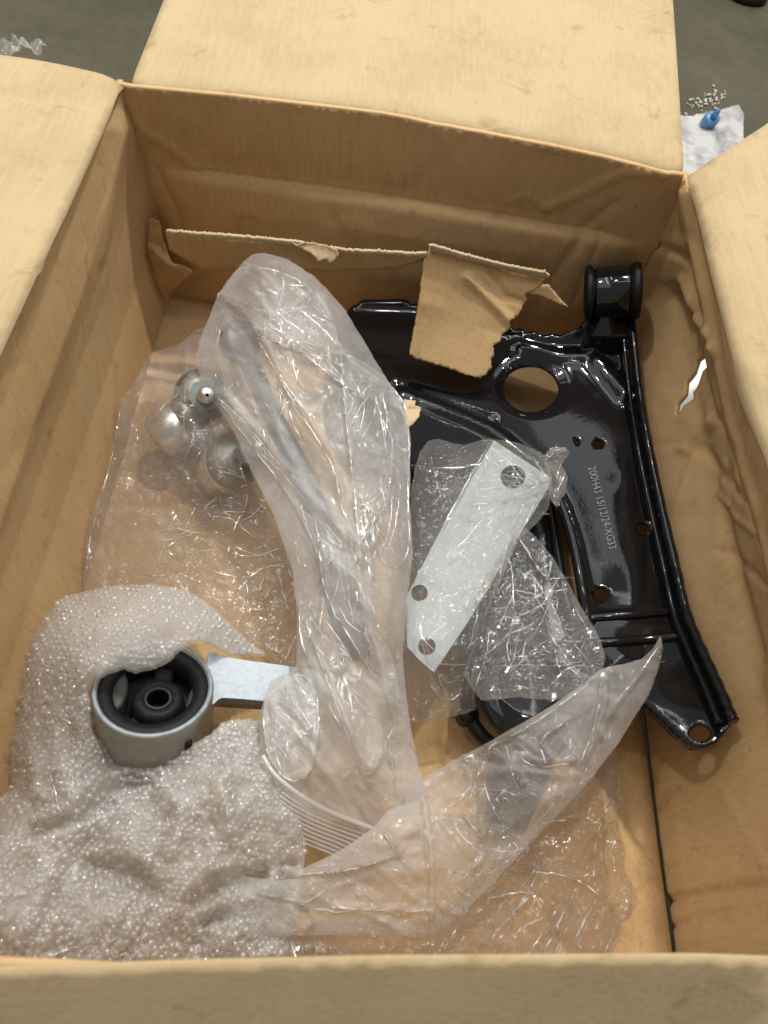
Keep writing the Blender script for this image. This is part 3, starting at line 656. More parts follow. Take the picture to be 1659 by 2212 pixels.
# the bar
def prism(name, poly, zt, thick, m, root, bevel=.0012, step=14):
    V, T = trip(poly, [], step, rjit=.02)
    zz = zt(V) if callable(zt) else np.full(len(V), zt)
    return sub(root, mk(name, PZ(V[:, 0], V[:, 1], zz), T, m, None, solid=thick, bevel=bevel, smooth=False))
barz = tps([(450, 1450, .086), (640, 1475, .078), (560, 1420, .082), (560, 1510, .080), (800, 1500, .066)])
prism('bar', smooth_poly([(446, 1412), (462, 1408), (484, 1420), (640, 1441), (700, 1450), (700, 1526), (640, 1520), (572, 1514), (490, 1507), (474, 1508), (458, 1524), (446, 1518)], 1), barz, .016, ALU, RG, bevel=0)
prism('bar_web', [(450, 1502), (480, 1505), (572, 1512), (640, 1518), (640, 1490), (480, 1470)], lambda V: barz(V) - .016, .03, CAST, RG, bevel=0)
lugz = lambda V: np.full(len(V), .088)
prism('lug', smooth_poly([(235, 1440), (206, 1470), (190, 1500), (186, 1550), (194, 1562), (222, 1572), (250, 1586), (262, 1560), (230, 1500)], 1), lugz, .012, CAST, RG)

# ------------------------------------------------------------------ films
def film(name, poly, ctrl, m, label=None, cat=None, step=4.5, thick=.012, puff=.004, cre=(), fold=(), cell=(), jit=.4, seed=1, bottom=True, parent=None, floorz=.005, group=None, crk=0, ang=None, lift=0):
    V, T = trip(poly, [], step, jit=jit)
    zf = tps(ctrl); zb = zf(V) + lift; dist = seg_dist(V, poly); g = np.clip(dist / 45, 0, 1) ** .55
    p = PZ(V[:, 0], V[:, 1], np.maximum(zb, floorz))
    dz = creases(V, [(smooth_poly(l, 2, False), a * .75, w_ * .85) for l, a, w_ in cre])
    for i, fo in enumerate(fold): dz += folds(V, fo[0], fo[1] * (.85, .7, .6)[min(i, 2)], fo[2], fo[3], seed * 31 + i, *fo[4:])
    for i, (sz, am) in enumerate(cell): dz += cells(V + np.column_stack([vnoise(V, sz, 5), vnoise(V, sz, 6)]) * sz * .3, sz, seed * 7 + i, am * .5)
    dz = dz * (.35 + .65 * g) + puff * g
    top = np.array(p); top[:, 2] += dz
    nV = len(V); VV = top; TT = T
    if bottom:
        b = np.array(p); b[:, 2] -= thick * g; b[:, 2] += .5 * dz * g * .6
        b[:, 2] = np.maximum(np.minimum(b[:, 2], top[:, 2] - .0006), .0045)
        Vb = b; VV = np.vstack([top, Vb]); TT = np.vstack([T, T[:, ::-1] + nV])
    o = mk(name, VV, TT, m, None)
    if bottom:
        o.data.materials.append(FILM_THIN); o.data.polygons.foreach_set('material_index', np.repeat([0, 1], len(T)))
    if crk: crinkles(o, V, top, np.asarray(poly, float), cre, crk, seed, ang=ang)
    if parent is not None: sub(parent, o)
    elif label: tag(o, label, cat, group)
    return o, zf
def tubes_on(name, pts, zf, off_, rad, m, parent, n=8):
    pts = smooth_poly(pts, 3, False); z = zf(pts) + off_
    path = [P(x, y, float(zz)) for (x, y), zz in zip(pts, z)]
    V_, F_ = tube_mesh(path, rad, n); return sub(parent, mk(name, V_, F_, m))

# left bag with its hardware
LB = thing('plastic_bag', 'crinkled clear bag of shiny ball joints against the left wall of the carton', 'plastic bag', tuple(P(380, 1100, 0)))
film('bag_film', [(183, 1180), (190, 1130), (225, 1040), (240, 990), (250, 930), (256, 870), (300, 810), (322, 766), (352, 755), (382, 748), (420, 715), (450, 700), (500, 760), (560, 900), (620, 1050), (680, 1200), (690, 1330), (690, 1440), (600, 1440), (520, 1380), (400, 1320), (250, 1290), (178, 1290)],
     [(185, 1180, .03), (250, 930, .05), (320, 770, .060), (440, 720, .062), (420, 850, .088), (370, 920, .082), (480, 1000, .072), (560, 1000, .07), (400, 1130, .045), (300, 1100, .05), (560, 1250, .03), (660, 1400, .025), (400, 1300, .03), (190, 1290, .02), (640, 1150, .05)], FILM_LEFT,
     cre=[([(262, 870), (240, 1000), (195, 1150), (188, 1230)], .005, 14), ([(420, 870), (340, 940), (250, 1045), (215, 1110)], .007, 16), ([(405, 760), (400, 850), (395, 950)], .005, 14), ([(520, 1010), (540, 1080), (505, 1140), (490, 1200)], .006, 12), ([(600, 1130), (620, 1200), (628, 1250)], .006, 12), ([(425, 850), (480, 830), (540, 800)], .005, 14), ([(380, 1170), (345, 1190), (335, 1240), (310, 1290)], .005, 12), ([(600, 1290), (640, 1330)], .004, 12)],
     fold=[(90, .0035, 22, 90), (260, .0020, 9, 36, 1.3, 2.2)], cell=[(46, .0010)], thick=.03, seed=2, parent=LB, crk=230)
def ball_joint(px, py, z, s, label, rot, tilt):
    root = thing('ball_joint', label, 'car part', tuple(P(px, py, z)), None)
    M = Matrix.Translation(P(px, py, z)) @ Matrix.Rotation(rot, 4, 'Z') @ Matrix.Rotation(tilt, 4, 'X') @ Matrix.Scale(s, 4)
    sub(root, lathe('housing', [(.001, .012), (.008, .0115), (.013, .008), (.0155, .002), (.016, -.010), (.013, -.014), (.001, -.014)], STEEL, None, M, n=40, close=False))
    sub(root, lathe('dust_boot', [(.0135, .006), (.0170, .010), (.0165, .015), (.012, .020), (.008, .024), (.005, .024)], CAST, None, M, n=40, close=False))
    sub(root, lathe('stud', [(.001, .050), (.0045, .049), (.005, .046), (.005, .022), (.001, .021)], STEEL, None, M, n=24, close=False))
    sub(root, lathe('nut', [(.005, .032), (.0095, .032), (.0098, .0385), (.005, .0385)], ZINC, None, M, n=6, smooth=False))
ball_joint(432, 858, .058, 1.55, 'bright steel ball joint in the left bag, the one nearer the back', .4, .7)
ball_joint(378, 925, .048, 1.5, 'steel ball joint in the left bag nearest the left wall', 2.2, 1.2)
ball_joint(484, 1010, .042, 1.5, 'dark-booted ball joint at the front of the left bag', 1.2, .6)

# long bag with the link rod
CBAG = thing('plastic_bag', 'long milky zip-lock bag holding a link rod, laid across the middle of the carton', 'plastic bag', tuple(P(760, 1200, 0)))
mid_poly = [(530, 562), (548, 552), (572, 549), (620, 561), (680, 600), (745, 670), (800, 760), (850, 840), (880, 890), (888, 960), (885, 1080), (892, 1200), (878, 1300), (868, 1420), (885, 1560), (905, 1660), (928, 1722), (850, 1775), (760, 1835), (728, 1850), (690, 1836), (655, 1790), (640, 1740), (590, 1690), (560, 1610), (562, 1540), (585, 1470), (640, 1440), (642, 1330), (632, 1230), (590, 1110), (540, 1010), (500, 920), (450, 850), (423, 790), (430, 740), (450, 690), (470, 640), (505, 590)]
mid_ctrl = [(570, 552, .160), (480, 640, .130), (430, 770, .105), (560, 700, .152), (680, 650, .152), (700, 800, .148), (850, 840, .128), (600, 900, .128), (750, 980, .138), (880, 1000, .120), (640, 1060, .115), (760, 1150, .130), (885, 1200, .114), (650, 1300, .108), (780, 1350, .125), (870, 1450, .105), (660, 1450, .104), (600, 1560, .102), (570, 1620, .098), (750, 1580, .108), (890, 1620, .085), (700, 1740, .088), (900, 1710, .075), (730, 1845, .06), (640, 1740, .092)]
_, mzf = film('bag_film', mid_poly, mid_ctrl, FILM_FROST, cre=[
    ([(480, 862), (560, 960), (640, 1060), (720, 1150), (760, 1200)], .010, 22), ([(560, 740), (640, 880), (720, 1000), (735, 1080), (760, 1180), (775, 1230)], .008, 16),
    ([(735, 760), (748, 920), (770, 1100), (778, 1240)], .006, 11), ([(470, 640), (530, 670), (560, 690), (600, 700)], .007, 12), ([(552, 730), (600, 745), (690, 770), (760, 800), (860, 850)], .009, 16),
    ([(690, 1190), (700, 1290), (690, 1360)], .006, 12), ([(770, 1230), (770, 1300), (810, 1420), (850, 1560)], .006, 16), ([(640, 1300), (690, 1420), (740, 1560), (790, 1690), (820, 1640)], .008, 16),
    ([(650, 1440), (670, 1500), (680, 1570)], .006, 12), ([(700, 1290), (790, 1350), (850, 1440), (860, 1500)], -.005, 18), ([(570, 1500), (575, 1590), (600, 1650)], .005, 12),
    ([(520, 575), (560, 610), (600, 640)], .006, 12), ([(610, 590), (615, 640), (600, 690)], .006, 10), ([(640, 620), (680, 650), (640, 670), (620, 690)], .006, 10), ([(830, 860), (850, 960), (840, 1060)], .005, 14), ([(760, 1230), (790, 1180), (800, 1260)], .006, 10)],
    fold=[(70, .006, 40, 150, 1.15, 1.0), (120, .003, 16, 80, 1.2, 1.8), (220, .0016, 8, 30)], cell=[(60, .0012)], thick=.045, puff=.006, seed=4, parent=CBAG, crk=280, ang=1.15)
LAY = [
 ([(470, 642), (492, 606), (520, 576), (560, 580), (606, 586), (650, 608), (690, 640), (720, 690), (735, 760), (790, 800), (862, 852), (884, 892), (800, 860), (748, 838), (690, 790), (640, 752), (590, 738), (556, 722), (546, 700), (530, 678)], FILM, 70, .6),
 ([(735, 762), (800, 790), (864, 852), (882, 900), (884, 1000), (880, 1080), (886, 1190), (852, 1240), (800, 1180), (778, 1236), (770, 1100), (752, 940)], FILM_CLEAR, 130, 1.5),
 ([(470, 860), (520, 900), (640, 1050), (730, 1130), (762, 1190), (790, 1280), (850, 1420), (866, 1540), (830, 1500), (770, 1400), (700, 1290), (690, 1190), (620, 1060), (540, 960)], FILM, 60, 1.1),
 ([(648, 1300), (690, 1320), (760, 1420), (820, 1560), (860, 1660), (840, 1740), (790, 1690), (730, 1560), (670, 1440), (645, 1370)], FILM, 60, 1.2),
 ([(572, 1500), (640, 1448), (684, 1480), (690, 1580), (670, 1680), (620, 1690), (580, 1640), (568, 1570)], FILM_FROST, 60, 1.0)]
for k, (pl, mm, nc, an) in enumerate(LAY):
    film('fold_layer', smooth_poly(pl, 1), mid_ctrl, mm, cre=[(pl + [pl[0]], .003, 9)], fold=[(14, .004, 20, 90, an, 1.), (40, .002, 9, 40)], thick=0, puff=.003, seed=40 + k, parent=CBAG, crk=nc, ang=an, bottom=False, lift=.0085, step=4)
ZIP = film_mat('zip_plastic', .5, col=(.85, .80, .76), rough=.2, bump=.1)
zp = [(568, 1632), (585, 1665), (625, 1702), (680, 1738), (740, 1766), (805, 1789)]
tubes_on('zip_rail', zp, mzf, .010, .0016, ZIP, CBAG)
for k in range(9):
    s = k * 9.5 + 12
    ln = [(x - s * .34 + 0 * k, y + s * .86) for x, y in [(612, 1700), (650, 1727), (700, 1751), (752, 1770), (800 - k * 4, 1784)]]
    tubes_on('zip_ridge', ln, mzf, .0075 - k * .0002, .0006, ZIP, CBAG, 6)
LR = thing('link_rod', 'dark grey stabiliser link rod seen blurred through the long milky bag', 'car part', tuple(P(600, 900, .08)))
Mx = Matrix.Translation(P(520, 735, .122)) @ Matrix.Rotation(.35, 4, 'X') @ Matrix.Rotation(.2, 4, 'Y')
sub(LR, lathe('end_socket', [(.001, .012), (.012, .011), (.018, .006), (.0195, -.002), (.0185, -.018), (.012, -.026), (.001, -.026)], DARKSTEEL, None, Mx, n=40, close=False))
sub(LR, lathe('socket_band', [(.0195, -.010), (.0208, -.010), (.0208, -.014), (.0195, -.014)], STEEL, None, Mx, n=40))
path = [P(x, y, z) for x, y, z in [(530, 760, .112), (580, 880, .104), (650, 1020, .098), (700, 1150, .096), (740, 1300, .094), (770, 1420, .09)]]
V_, F_ = tube_mesh(path, [.010, .009, .010, .013, .014, .012], 20); sub(LR, mk('rod', V_, F_, DARKSTEEL))
Mx = Matrix.Translation(P(850, 960, .098)) @ Matrix.Rotation(.5, 4, 'X')
sub(LR, lathe('bolt', [(.001, .02), (.008, .02), (.009, .018), (.009, -.02), (.001, -.02)], DARKSTEEL, None, Mx, n=24, close=False))

# small bag round the bracket
sm_ctrl = [(905, 985, .086), (1050, 950, .104), (1180, 980, .098), (1195, 1060, .100), (1060, 1100, .106), (960, 1200, .101), (1080, 1250, .103), (880, 1300, .099), (960, 1420, .098), (1010, 1530, .060), (880, 1560, .055), (890, 1150, .085), (1150, 1120, .098), (1020, 1440, .08)]
smb, smf = film('plastic_bag', [(888, 1060), (896, 1010), (908, 975), (925, 952), (948, 948), (975, 957), (1000, 962), (1020, 956), (1052, 947), (1085, 952), (1118, 956), (1170, 978), (1180, 990), (1192, 1030), (1192, 1060), (1184, 1100), (1160, 1130), (1120, 1165), (1080, 1260), (1040, 1350), (1010, 1450), (1030, 1510), (1028, 1532), (1010, 1540), (900, 1562), (880, 1548), (860, 1500), (858, 1420), (868, 1300), (885, 1200)],
     sm_ctrl, FILM_CLEAR, 'small clear crinkled bag wrapped tightly round the pale three-hole bracket', 'plastic bag',
     cre=[([(1030, 1060), (1100, 1050), (1180, 1048)], .003, 8), ([(1010, 1090), (1090, 1085), (1150, 1095)], .003, 8), ([(1060, 955), (1010, 1040), (960, 1130)], .003, 10), ([(925, 1210), (900, 1240)], .003, 8), ([(1100, 1160), (1080, 1240)], .003, 8), ([(1150, 985), (1185, 1040)], .004, 8), ([(930, 1480), (960, 1520), (1010, 1490)], .005, 10)],
     fold=[(40, .0012, 12, 70, 2.1, 1.6), (90, .0008, 7, 26)], thick=.018, puff=.005, seed=6, step=4, crk=110)
film('plastic_bag', [(1108, 1150), (1135, 1140), (1160, 1165), (1195, 1205), (1225, 1255), (1260, 1320), (1296, 1378), (1308, 1420), (1300, 1462), (1280, 1495), (1200, 1512), (1120, 1506), (1040, 1513), (1022, 1490), (1000, 1455), (1030, 1380), (1060, 1290), (1085, 1210)],
     [(1130, 1150, .103), (1180, 1200, .102), (1260, 1320, .108), (1300, 1430, .112), (1150, 1400, .113), (1200, 1480, .113), (1050, 1500, .098), (1010, 1450, .082), (1080, 1280, .090), (1160, 1300, .095)], FILM_CLEAR,
     'clear crinkled bag pulled over the top of the upright black rubber bush', 'plastic bag',
     cre=[([(1120, 1160), (1160, 1225), (1180, 1250), (1240, 1248)], .006, 10), ([(1190, 1210), (1185, 1250)], .005, 9), ([(1060, 1440), (1120, 1436), (1200, 1440), (1250, 1430)], .005, 8), ([(1150, 1345), (1130, 1400), (1125, 1450)], .005, 10), ([(1060, 1350), (1050, 1420), (1025, 1490)], .005, 10), ([(1200, 1420), (1220, 1480)], .005, 8), ([(1240, 1310), (1290, 1400)], .004, 10)],
     fold=[(50, .003, 16, 70), (110, .0016, 7, 26)], thick=.010, seed=8, step=4, crk=100)
film('plastic_offcut', [(1176, 985), (1195, 962), (1222, 965), (1230, 980), (1212, 1004), (1226, 1030), (1222, 1065), (1204, 1095), (1190, 1080), (1182, 1040)], [(1176, 985, .095), (1225, 970, .088), (1220, 1060, .07), (1190, 1090, .078)], FILM, 'little milky flap of plastic sticking out beside the bracket towards the arm', 'plastic scrap', fold=[(18, .003, 12, 40)], thick=.006, seed=9, step=4, crk=14)

# the upright black bush under the bag
RBU = thing('rubber_bush', 'shiny black rubber bush standing upright under the clear bags, lower middle', 'car part', tuple(P(1130, 1560, 0)))
bc = P(1142, 1490, .076); Rb = .042
Mb = Matrix.Translation(bc) @ Matrix.Rotation(.06, 4, 'X')
sub(RBU, lathe('body', [(.001, .004), (Rb * .5, .004), (Rb * .8, .002), (Rb * .93, -.003), (Rb * .99, -.012), (Rb * .97, -.04), (Rb * .90, -.062), (.001, -.062)], PAINT, None, Mb, close=False))
sub(RBU, lathe('collar', [(Rb * .9, -.030), (Rb * 1.10, -.032), (Rb * 1.14, -.037), (Rb * 1.10, -.043), (Rb * .9, -.045)], RUB, None, Mb))
for k in range(3):
    a = 3.5 + k * 2.1; sub(RBU, lathe('lug', [(.001, -.028), (.006, -.028), (.007, -.031), (.007, -.045), (.001, -.046)], RUB, None, Mb @ Matrix.Translation((Rb * 1.08 * math.cos(a), Rb * 1.08 * math.sin(a), 0)), n=20, close=False))
path = [P(x, y, z) for x, y, z in [(1130, 1560, .036), (1115, 1680, .032), (1090, 1790, .026)]]
V_, F_ = tube_mesh(path, [.030, .024, .016], 24); sub(RBU, mk('stem', V_, F_, DARKSTEEL))

# thin clear bag at the lower right
film('plastic_bag', [(1288, 1620), (1318, 1580), (1332, 1620), (1336, 1680), (1342, 1740), (1338, 1790), (1352, 1840), (1350, 1880), (1378, 1925), (1382, 1948), (1360, 1985), (1338, 1995), (1340, 2030), (1310, 2080), (1100, 2090), (700, 2095), (490, 2090), (500, 2020), (700, 1990), (920, 1990), (1000, 1930), (1100, 1830), (1200, 1720)],
     [(1310, 1590, .045), (1340, 1700, .035), (1370, 1940, .040), (1320, 2080, .05), (1000, 2085, .06), (500, 2085, .075), (700, 2000, .055), (1000, 1950, .045), (1150, 1800, .04), (1200, 2000, .055), (1250, 1720, .045), (1180, 1900, .05)], FILM_THIN,
     'thin clear crumpled bag lying over the carton base at the lower right', 'plastic bag',
     cre=[([(1150, 1930), (1080, 2000), (1030, 2080)], .010, 12), ([(1200, 1970), (1130, 2080)], .010, 12), ([(1240, 1930), (1200, 2010), (1160, 2085)], .010, 12), ([(1290, 1940), (1240, 2030), (1220, 2085)], .009, 12), ([(1160, 1780), (1290, 1760), (1330, 1830)], .007, 14), ([(1110, 1880), (1240, 1890), (1330, 1960)], .008, 14), ([(1340, 1700), (1290, 1780), (1280, 1900)], .006, 14), ([(1010, 1960), (960, 2050)], .009, 14), ([(1060, 1940), (1150, 1920), (1180, 1960)], .007, 12)],
     fold=[(110, .0065, 28, 110), (220, .003, 13, 44)], cell=[(50, .0016)], thick=.03, puff=.006, seed=12, crk=300, ang=2.0)

# diagonal clear bag over the bush
DB = thing('plastic_bag', 'clear bag with a twisted pointed end slanting from the lower middle towards the control arm', 'plastic bag', tuple(P(1000, 1850, 0)))
dz_c = [(1425, 1380, .120), (1400, 1480, .116), (1350, 1570, .110), (1250, 1500, .112), (1110, 1575, .100), (1150, 1700, .092), (1000, 1630, .070), (1050, 1800, .072), (900, 1690, .066), (930, 1850, .074), (800, 1790, .084), (930, 2020, .06), (700, 1900, .080), (700, 2010, .070), (500, 1990, .085), (480, 1850, .090), (600, 1900, .085)]
_, dzf = film('bag_film', [(1425, 1374), (1430, 1405), (1424, 1440), (1402, 1500), (1366, 1556), (1340, 1600), (1262, 1700), (1180, 1786), (1085, 1886), (1012, 1962), (960, 2005), (930, 2026), (850, 2024), (700, 2020), (560, 2022), (482, 2012), (478, 1960), (470, 1880), (468, 1835), (480, 1826), (500, 1850), (525, 1892), (600, 1902), (640, 1898), (606, 1880), (612, 1868), (655, 1876), (735, 1838), (805, 1790), (850, 1735), (905, 1686), (1000, 1632), (1050, 1606), (1110, 1572), (1180, 1532), (1240, 1492), (1290, 1452), (1316, 1440), (1350, 1434), (1385, 1424), (1410, 1402)],
     dz_c, FILM_DIAG, cre=[([(905, 1686), (915, 1760), (925, 1860), (930, 2020)], .008, 14), ([(1000, 1640), (1120, 1585), (1230, 1510), (1300, 1450)], .006, 14), ([(1300, 1460), (1290, 1560), (1240, 1680)], .008, 18), ([(1420, 1400), (1370, 1470), (1310, 1540), (1290, 1600)], .006, 14), ([(1060, 1610), (1030, 1680), (1010, 1740)], .007, 14), ([(1220, 1560), (1160, 1600), (1180, 1650)], .008, 14), ([(1110, 1620), (1150, 1660), (1230, 1650)], .007, 12),
      ([(720, 1960), (800, 1965), (920, 1970)], .005, 12), ([(560, 1930), (660, 1950), (680, 1990), (660, 2010)], .006, 12), ([(830, 1800), (870, 1860), (900, 1900)], .006, 12), ([(1000, 1760), (1060, 1830), (1000, 1900)], .006, 14), ([(640, 1890), (760, 1880), (850, 1850)], .006, 14)],
     fold=[(110, .0050, 24, 90), (320, .0028, 11, 34)], cell=[(44, .0014)], thick=.02, puff=.006, seed=14, parent=DB, crk=320)

# ------------------------------------------------------------------ bubble wrap round the strut mount
BW = thing('bubble_wrap', 'sheet of small-bubble clear wrap bunched round the strut mount at the front left', 'bubble wrap', tuple(P(250, 1750, 0)))
bw_poly = [(575, 1412), (540, 1388), (500, 1350), (470, 1322), (440, 1296), (400, 1274), (330, 1262), (250, 1266), (180, 1280), (140, 1290), (108, 1310), (82, 1345), (66, 1370), (54, 1420), (44, 1480), (34, 1540), (24, 1600), (22, 1660), (24, 1700), (8, 1722), (-40, 1750), (-60, 1900), (-60, 2100), (300, 2100), (560, 2095), (640, 2085), (640, 2000), (652, 1900), (660, 1840), (655, 1780), (640, 1710), (600, 1660), (575, 1610), (562, 1556), (520, 1556), (480, 1562), (455, 1585), (420, 1605), (390, 1628), (350, 1652), (320, 1660), (285, 1642), (250, 1630), (222, 1604), (204, 1590), (196, 1560), (196, 1520), (188, 1490), (200, 1466), (230, 1452), (262, 1440), (290, 1448), (330, 1440), (362, 1426), (385, 1402), (404, 1388), (430, 1380), (452, 1388), (470, 1398), (500, 1412)]
bwz = tps([(330, 1262, .050), (180, 1280, .045), (66, 1370, .045), (30, 1550, .042), (20, 1700, .045), (440, 1296, .052), (540, 1388, .060), (575, 1412, .066), (250, 1340, .092), (380, 1340, .098), (470, 1370, .090), (300, 1420, .124), (400, 1375, .122), (440, 1372, .114), (340, 1440, .124), (260, 1442, .123), (210, 1460, .119), (130, 1400, .085), (190, 1500, .104), (120, 1550, .085), (90, 1700, .085), (190, 1600, .086), (250, 1650, .072), (320, 1670, .070), (400, 1640, .080), (480, 1580, .090), (560, 1570, .082), (560, 1700, .100), (450, 1720, .110), (330, 1780, .085), (200, 1750, .100), (60, 1820, .090), (-50, 1900, .1), (150, 1900, .085), (300, 1930, .10), (450, 1880, .105), (600, 1800, .092), (640, 1900, .072), (560, 2000, .075), (400, 2050, .08), (200, 2050, .085), (0, 2060, .09), (100, 2000, .10), (640, 2080, .05), (260, 1860, .078)], 2e-3)
bcre = [([(190, 1740), (240, 1700), (330, 1690)], -.014, 26), ([(80, 1800), (160, 1770), (230, 1740)], -.012, 26), ([(420, 1950), (470, 1910), (560, 1890)], -.016, 30), ([(200, 1870), (300, 1890), (330, 1920)], -.014, 30), ([(330, 1680), (400, 1760), (380, 1840)], .010, 34), ([(90, 1450), (70, 1600), (90, 1720)], .008, 26), ([(130, 1400), (160, 1500), (150, 1620)], -.006, 26), ([(560, 1600), (480, 1700), (500, 1800)], .008, 30), ([(440, 1990), (520, 1970), (600, 1930)], -.012, 22), ([(630, 1880), (600, 1960)], -.01, 26)]
def bwh(V):
    g = np.clip(seg_dist(V, bw_poly) / 26, 0, 1) ** .6
    dz = 1.35 * creases(V, bcre) + .006 * vnoise(V, 95, 41) + .002 * vnoise(V, 48, 42) + .0018 * vnoise(V, 21, 43) + FOLDS(V)
    low = np.clip((V[:, 1] - 1500) / 200, .25, 1)
    return dz * low * (.3 + .7 * g) + .006 * g
_b = np.array([[-80, 1240], [680, 2110]], float)
def FOLDS(V):
    q = np.vstack([V, _b]); return (folds(q, 70, .005, 34, 130, 77) + folds(q, 140, .002, 14, 50, 78))[:-2]
V, T = trip(bw_poly, [], 5, jit=.8)
p = PZ(V[:, 0], V[:, 1], bwz(V)); p[:, 2] += bwh(V)
b = np.array(p); b[:, 2] = np.maximum(b[:, 2] - .006 - .010 * np.clip(seg_dist(V, bw_poly) / 30, 0, 1), .006)
n = len(V); sub(BW, mk('sheet', np.vstack([p, b]), np.vstack([T, T[:, ::-1] + n]), WRAP))
crinkles(bpy.data.objects['sheet'], V, p, np.array(bw_poly, float), bcre, 1500, 91, size=(2.5, 5), rad=(.0003, .0006), patchy=-.15, up=.0016, nlong=10)
# bubbles on the outside, hexagonally packed
st = 12.6; ang = .12
gx, gy = np.meshgrid(np.arange(-900, 900, st), np.arange(-900, 900, st * .866)); gx[1::2] += st / 2
G = np.stack([gx.ravel() * math.cos(ang) - gy.ravel() * math.sin(ang) + 300, gx.ravel() * math.sin(ang) + gy.ravel() * math.cos(ang) + 1680], 1)
G += np.column_stack([vnoise(G, 120, 51), vnoise(G, 120, 52)]) * 9 + rng.normal(size=G.shape) * 1.1
G = G[inside(G, bw_poly)]; G = G[seg_dist(G, bw_poly) > 2]
def bpos(G, dx=0, dy=0):
    Q = G + [dx, dy]; q = PZ(Q[:, 0], Q[:, 1], bwz(Q)); q[:, 2] += bwh(Q); return q
c0 = bpos(G); ex = bpos(G, 3, 0) - c0; ey = bpos(G, 0, -3) - c0
nn = np.cross(ex, ey); nn /= np.linalg.norm(nn, axis=1)[:, None]; nn += rng.normal(size=nn.shape) * .10; nn /= np.linalg.norm(nn, axis=1)[:, None]
t1 = np.cross(nn, [0, 1, 0]); t1 /= np.linalg.norm(t1, axis=1)[:, None]; t2 = np.cross(nn, t1)
VV = []; TT = []; nb = 10; rings = [(1.0, -.12), (.80, .45), (.52, .80), (.20, .98)]
for i in range(len(G)):
    if random.random() < .20: continue
    rr = .0026 * (.72 + .42 * random.random()); hh = .0023 * (.30 + .9 * random.random()) ; o0 = len(VV)
    for s, zt in rings:
        for k in range(nb):
            a = 2 * math.pi * k / nb; VV.append(c0[i] + (t1[i] * math.cos(a) + t2[i] * math.sin(a)) * rr * s + nn[i] * hh * zt)
    for j in range(3):
        for k in range(nb): TT.append((o0 + j * nb + k, o0 + j * nb + (k + 1) % nb, o0 + (j + 1) * nb + (k + 1) % nb, o0 + (j + 1) * nb + k))
    TT.append(tuple(o0 + 3 * nb + k for k in range(nb)))
sub(BW, mk('bubbles', VV, TT, BUB, None, kind='stuff'))
print('bubbles', len(G))

# ------------------------------------------------------------------ things on the concrete outside
def ground_film(name, poly, z, m, label, cat, fold, seed, step=6, solid=0):
    V, T = tri(poly, [], step, jit=.8)
    p = PZ(V[:, 0], V[:, 1], z); p[:, 2] += .003 + np.abs(folds(V, *fold, seed)); return tag(mk(name, p, T, m, None, solid=solid), label, cat)
def sheet_mat():
    m, nt, b, out = mat('smudged_white_plastic'); L = nt.links.new
    tc = N(nt, 'ShaderNodeTexCoord'); n = N(nt, 'ShaderNodeTexNoise', i_Scale=22., i_Detail=6., i_Roughness=.65); L(tc.outputs['Object'], n.inputs['Vector'])
    L(ramp(nt, n.outputs[0], [(.36, (.24, .235, .24)), (.55, (.50, .49, .48))]), b.inputs['Base Color']); b.inputs['Roughness'].default_value = .35; return m
WS = sheet_mat()
V, T = trip([(1440, 264), (1530, 252), (1560, 240), (1594, 232), (1602, 262), (1604, 300), (1640, 340), (1700, 420), (1700, 520), (1400, 500)], [], 6, jit=.8)
p = PZ(V[:, 0], V[:, 1], -.004); p[:, 2] += .002 + np.abs(folds(V, 30, .006, 20, 70, 61))
tag(mk('plastic_sheet', p, T, WS, None), 'crumpled white plastic sheet on the concrete behind the right corner of the carton', 'plastic sheet')
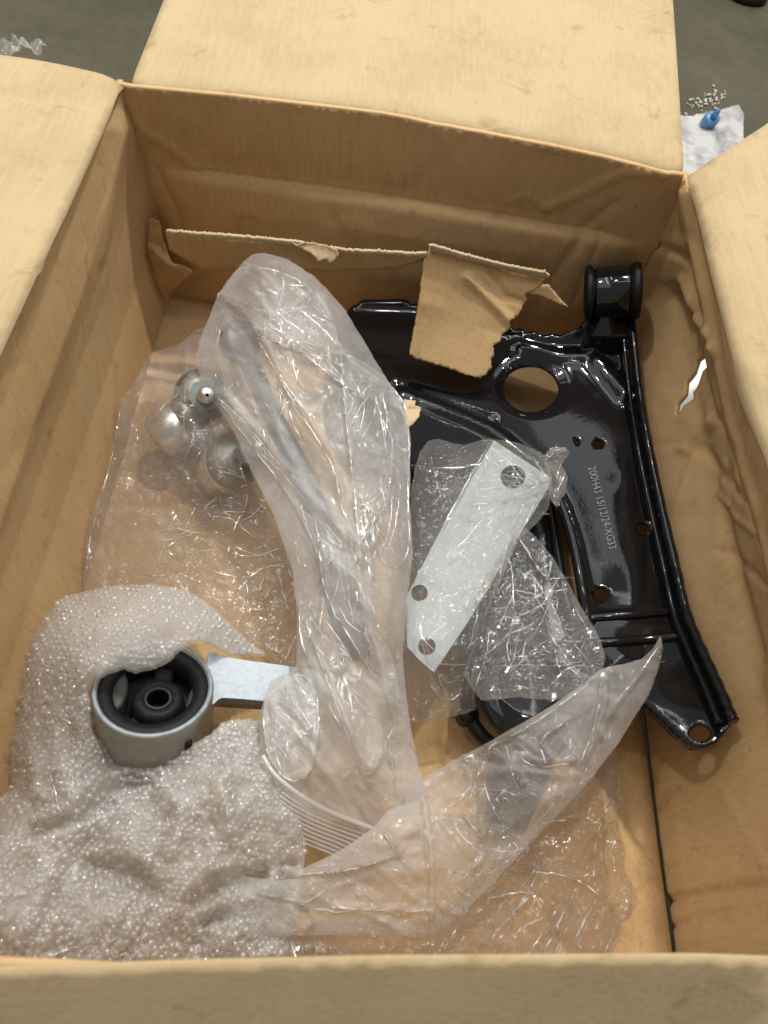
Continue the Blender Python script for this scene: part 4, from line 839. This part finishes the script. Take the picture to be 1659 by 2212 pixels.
tag(mk('tear_backing_paper', [(.40, .42, -.003), (1.1, .40, -.003), (1.1, 1.06, -.002), (.39, 1.02, -.002)], [(0, 1, 2, 3)], simple('white_paper', (.9, .9, .92), .6), None, smooth=False), 'white paper added outside so the tear in the right wall of the carton shows bright', 'paper')  # unseen backing, added to make the tear look bright
V, T = trip([(0, 128), (0, 100), (34, 94), (60, 96), (104, 103), (102, 118), (92, 130), (40, 134)], [], 4, jit=.8)
p = PZ(V[:, 0], V[:, 1] , H - .002); p[:, 2] += np.abs(folds(V, 24, .005, 12, 40, 62))
tag(mk('packing_tape', p, T, FILM, None), 'loose end of clear packing tape at the edge of the left flap', 'tape')
cp = P(1533, 262, .012)
CAP = thing('bottle_cap', 'small blue plastic cap lying on the white plastic sheet', 'cap', tuple(cp))
BLUE = simple('blue_plastic', (.09, .22, .42), .3)
sub(CAP, lathe('body', [(.001, .012), (.010, .012), (.012, .010), (.0125, -.008), (.011, -.010), (.010, .008), (.001, .009)], BLUE, None, Matrix.Translation(cp) @ Matrix.Rotation(.5, 4, 'X'), n=32, close=False))
sub(CAP, lathe('spout', [(.001, .030), (.003, .029), (.006, .012), (.001, .011)], BLUE, None, Matrix.Translation(cp) @ Matrix.Rotation(.5, 4, 'X'), n=20, close=False))
VV = []; TT = []
for _ in range(60):
    cx_, cy_ = 1480 + random.random() * 90, 0; cy_ = 238 - (cx_ - 1480) * .42 + random.gauss(0, 13)
    c = P(cx_, cy_, -.003); r = .0012 + .002 * random.random(); o0 = len(VV)
    for k in range(5): a = k * 1.257 + random.random() * .6; VV.append(c + Vector((r * math.cos(a), r * math.sin(a), 0)))
    VV.append(c + Vector((0, 0, r * .7))); TT += [(o0 + k, o0 + (k + 1) % 5, o0 + 5) for k in range(5)]
o = mk('crumbs', VV, TT, simple('pale_crumbs', (.45, .43, .36), .6), None); tag(o, 'scatter of tiny pale crumbs on the concrete above the white plastic sheet', 'debris'); o['kind'] = 'stuff'
dk = P(1612, -14, 0)
sub_t = lathe('rubber_puck', [(.001, .012), (.040, .012), (.044, .008), (.045, .0), (.044, -.004), (.001, -.005)], RUB, None, Matrix.Translation(dk), n=40, close=False)
tag(sub_t, 'round black rubber piece lying on the concrete at the top right', 'rubber piece')
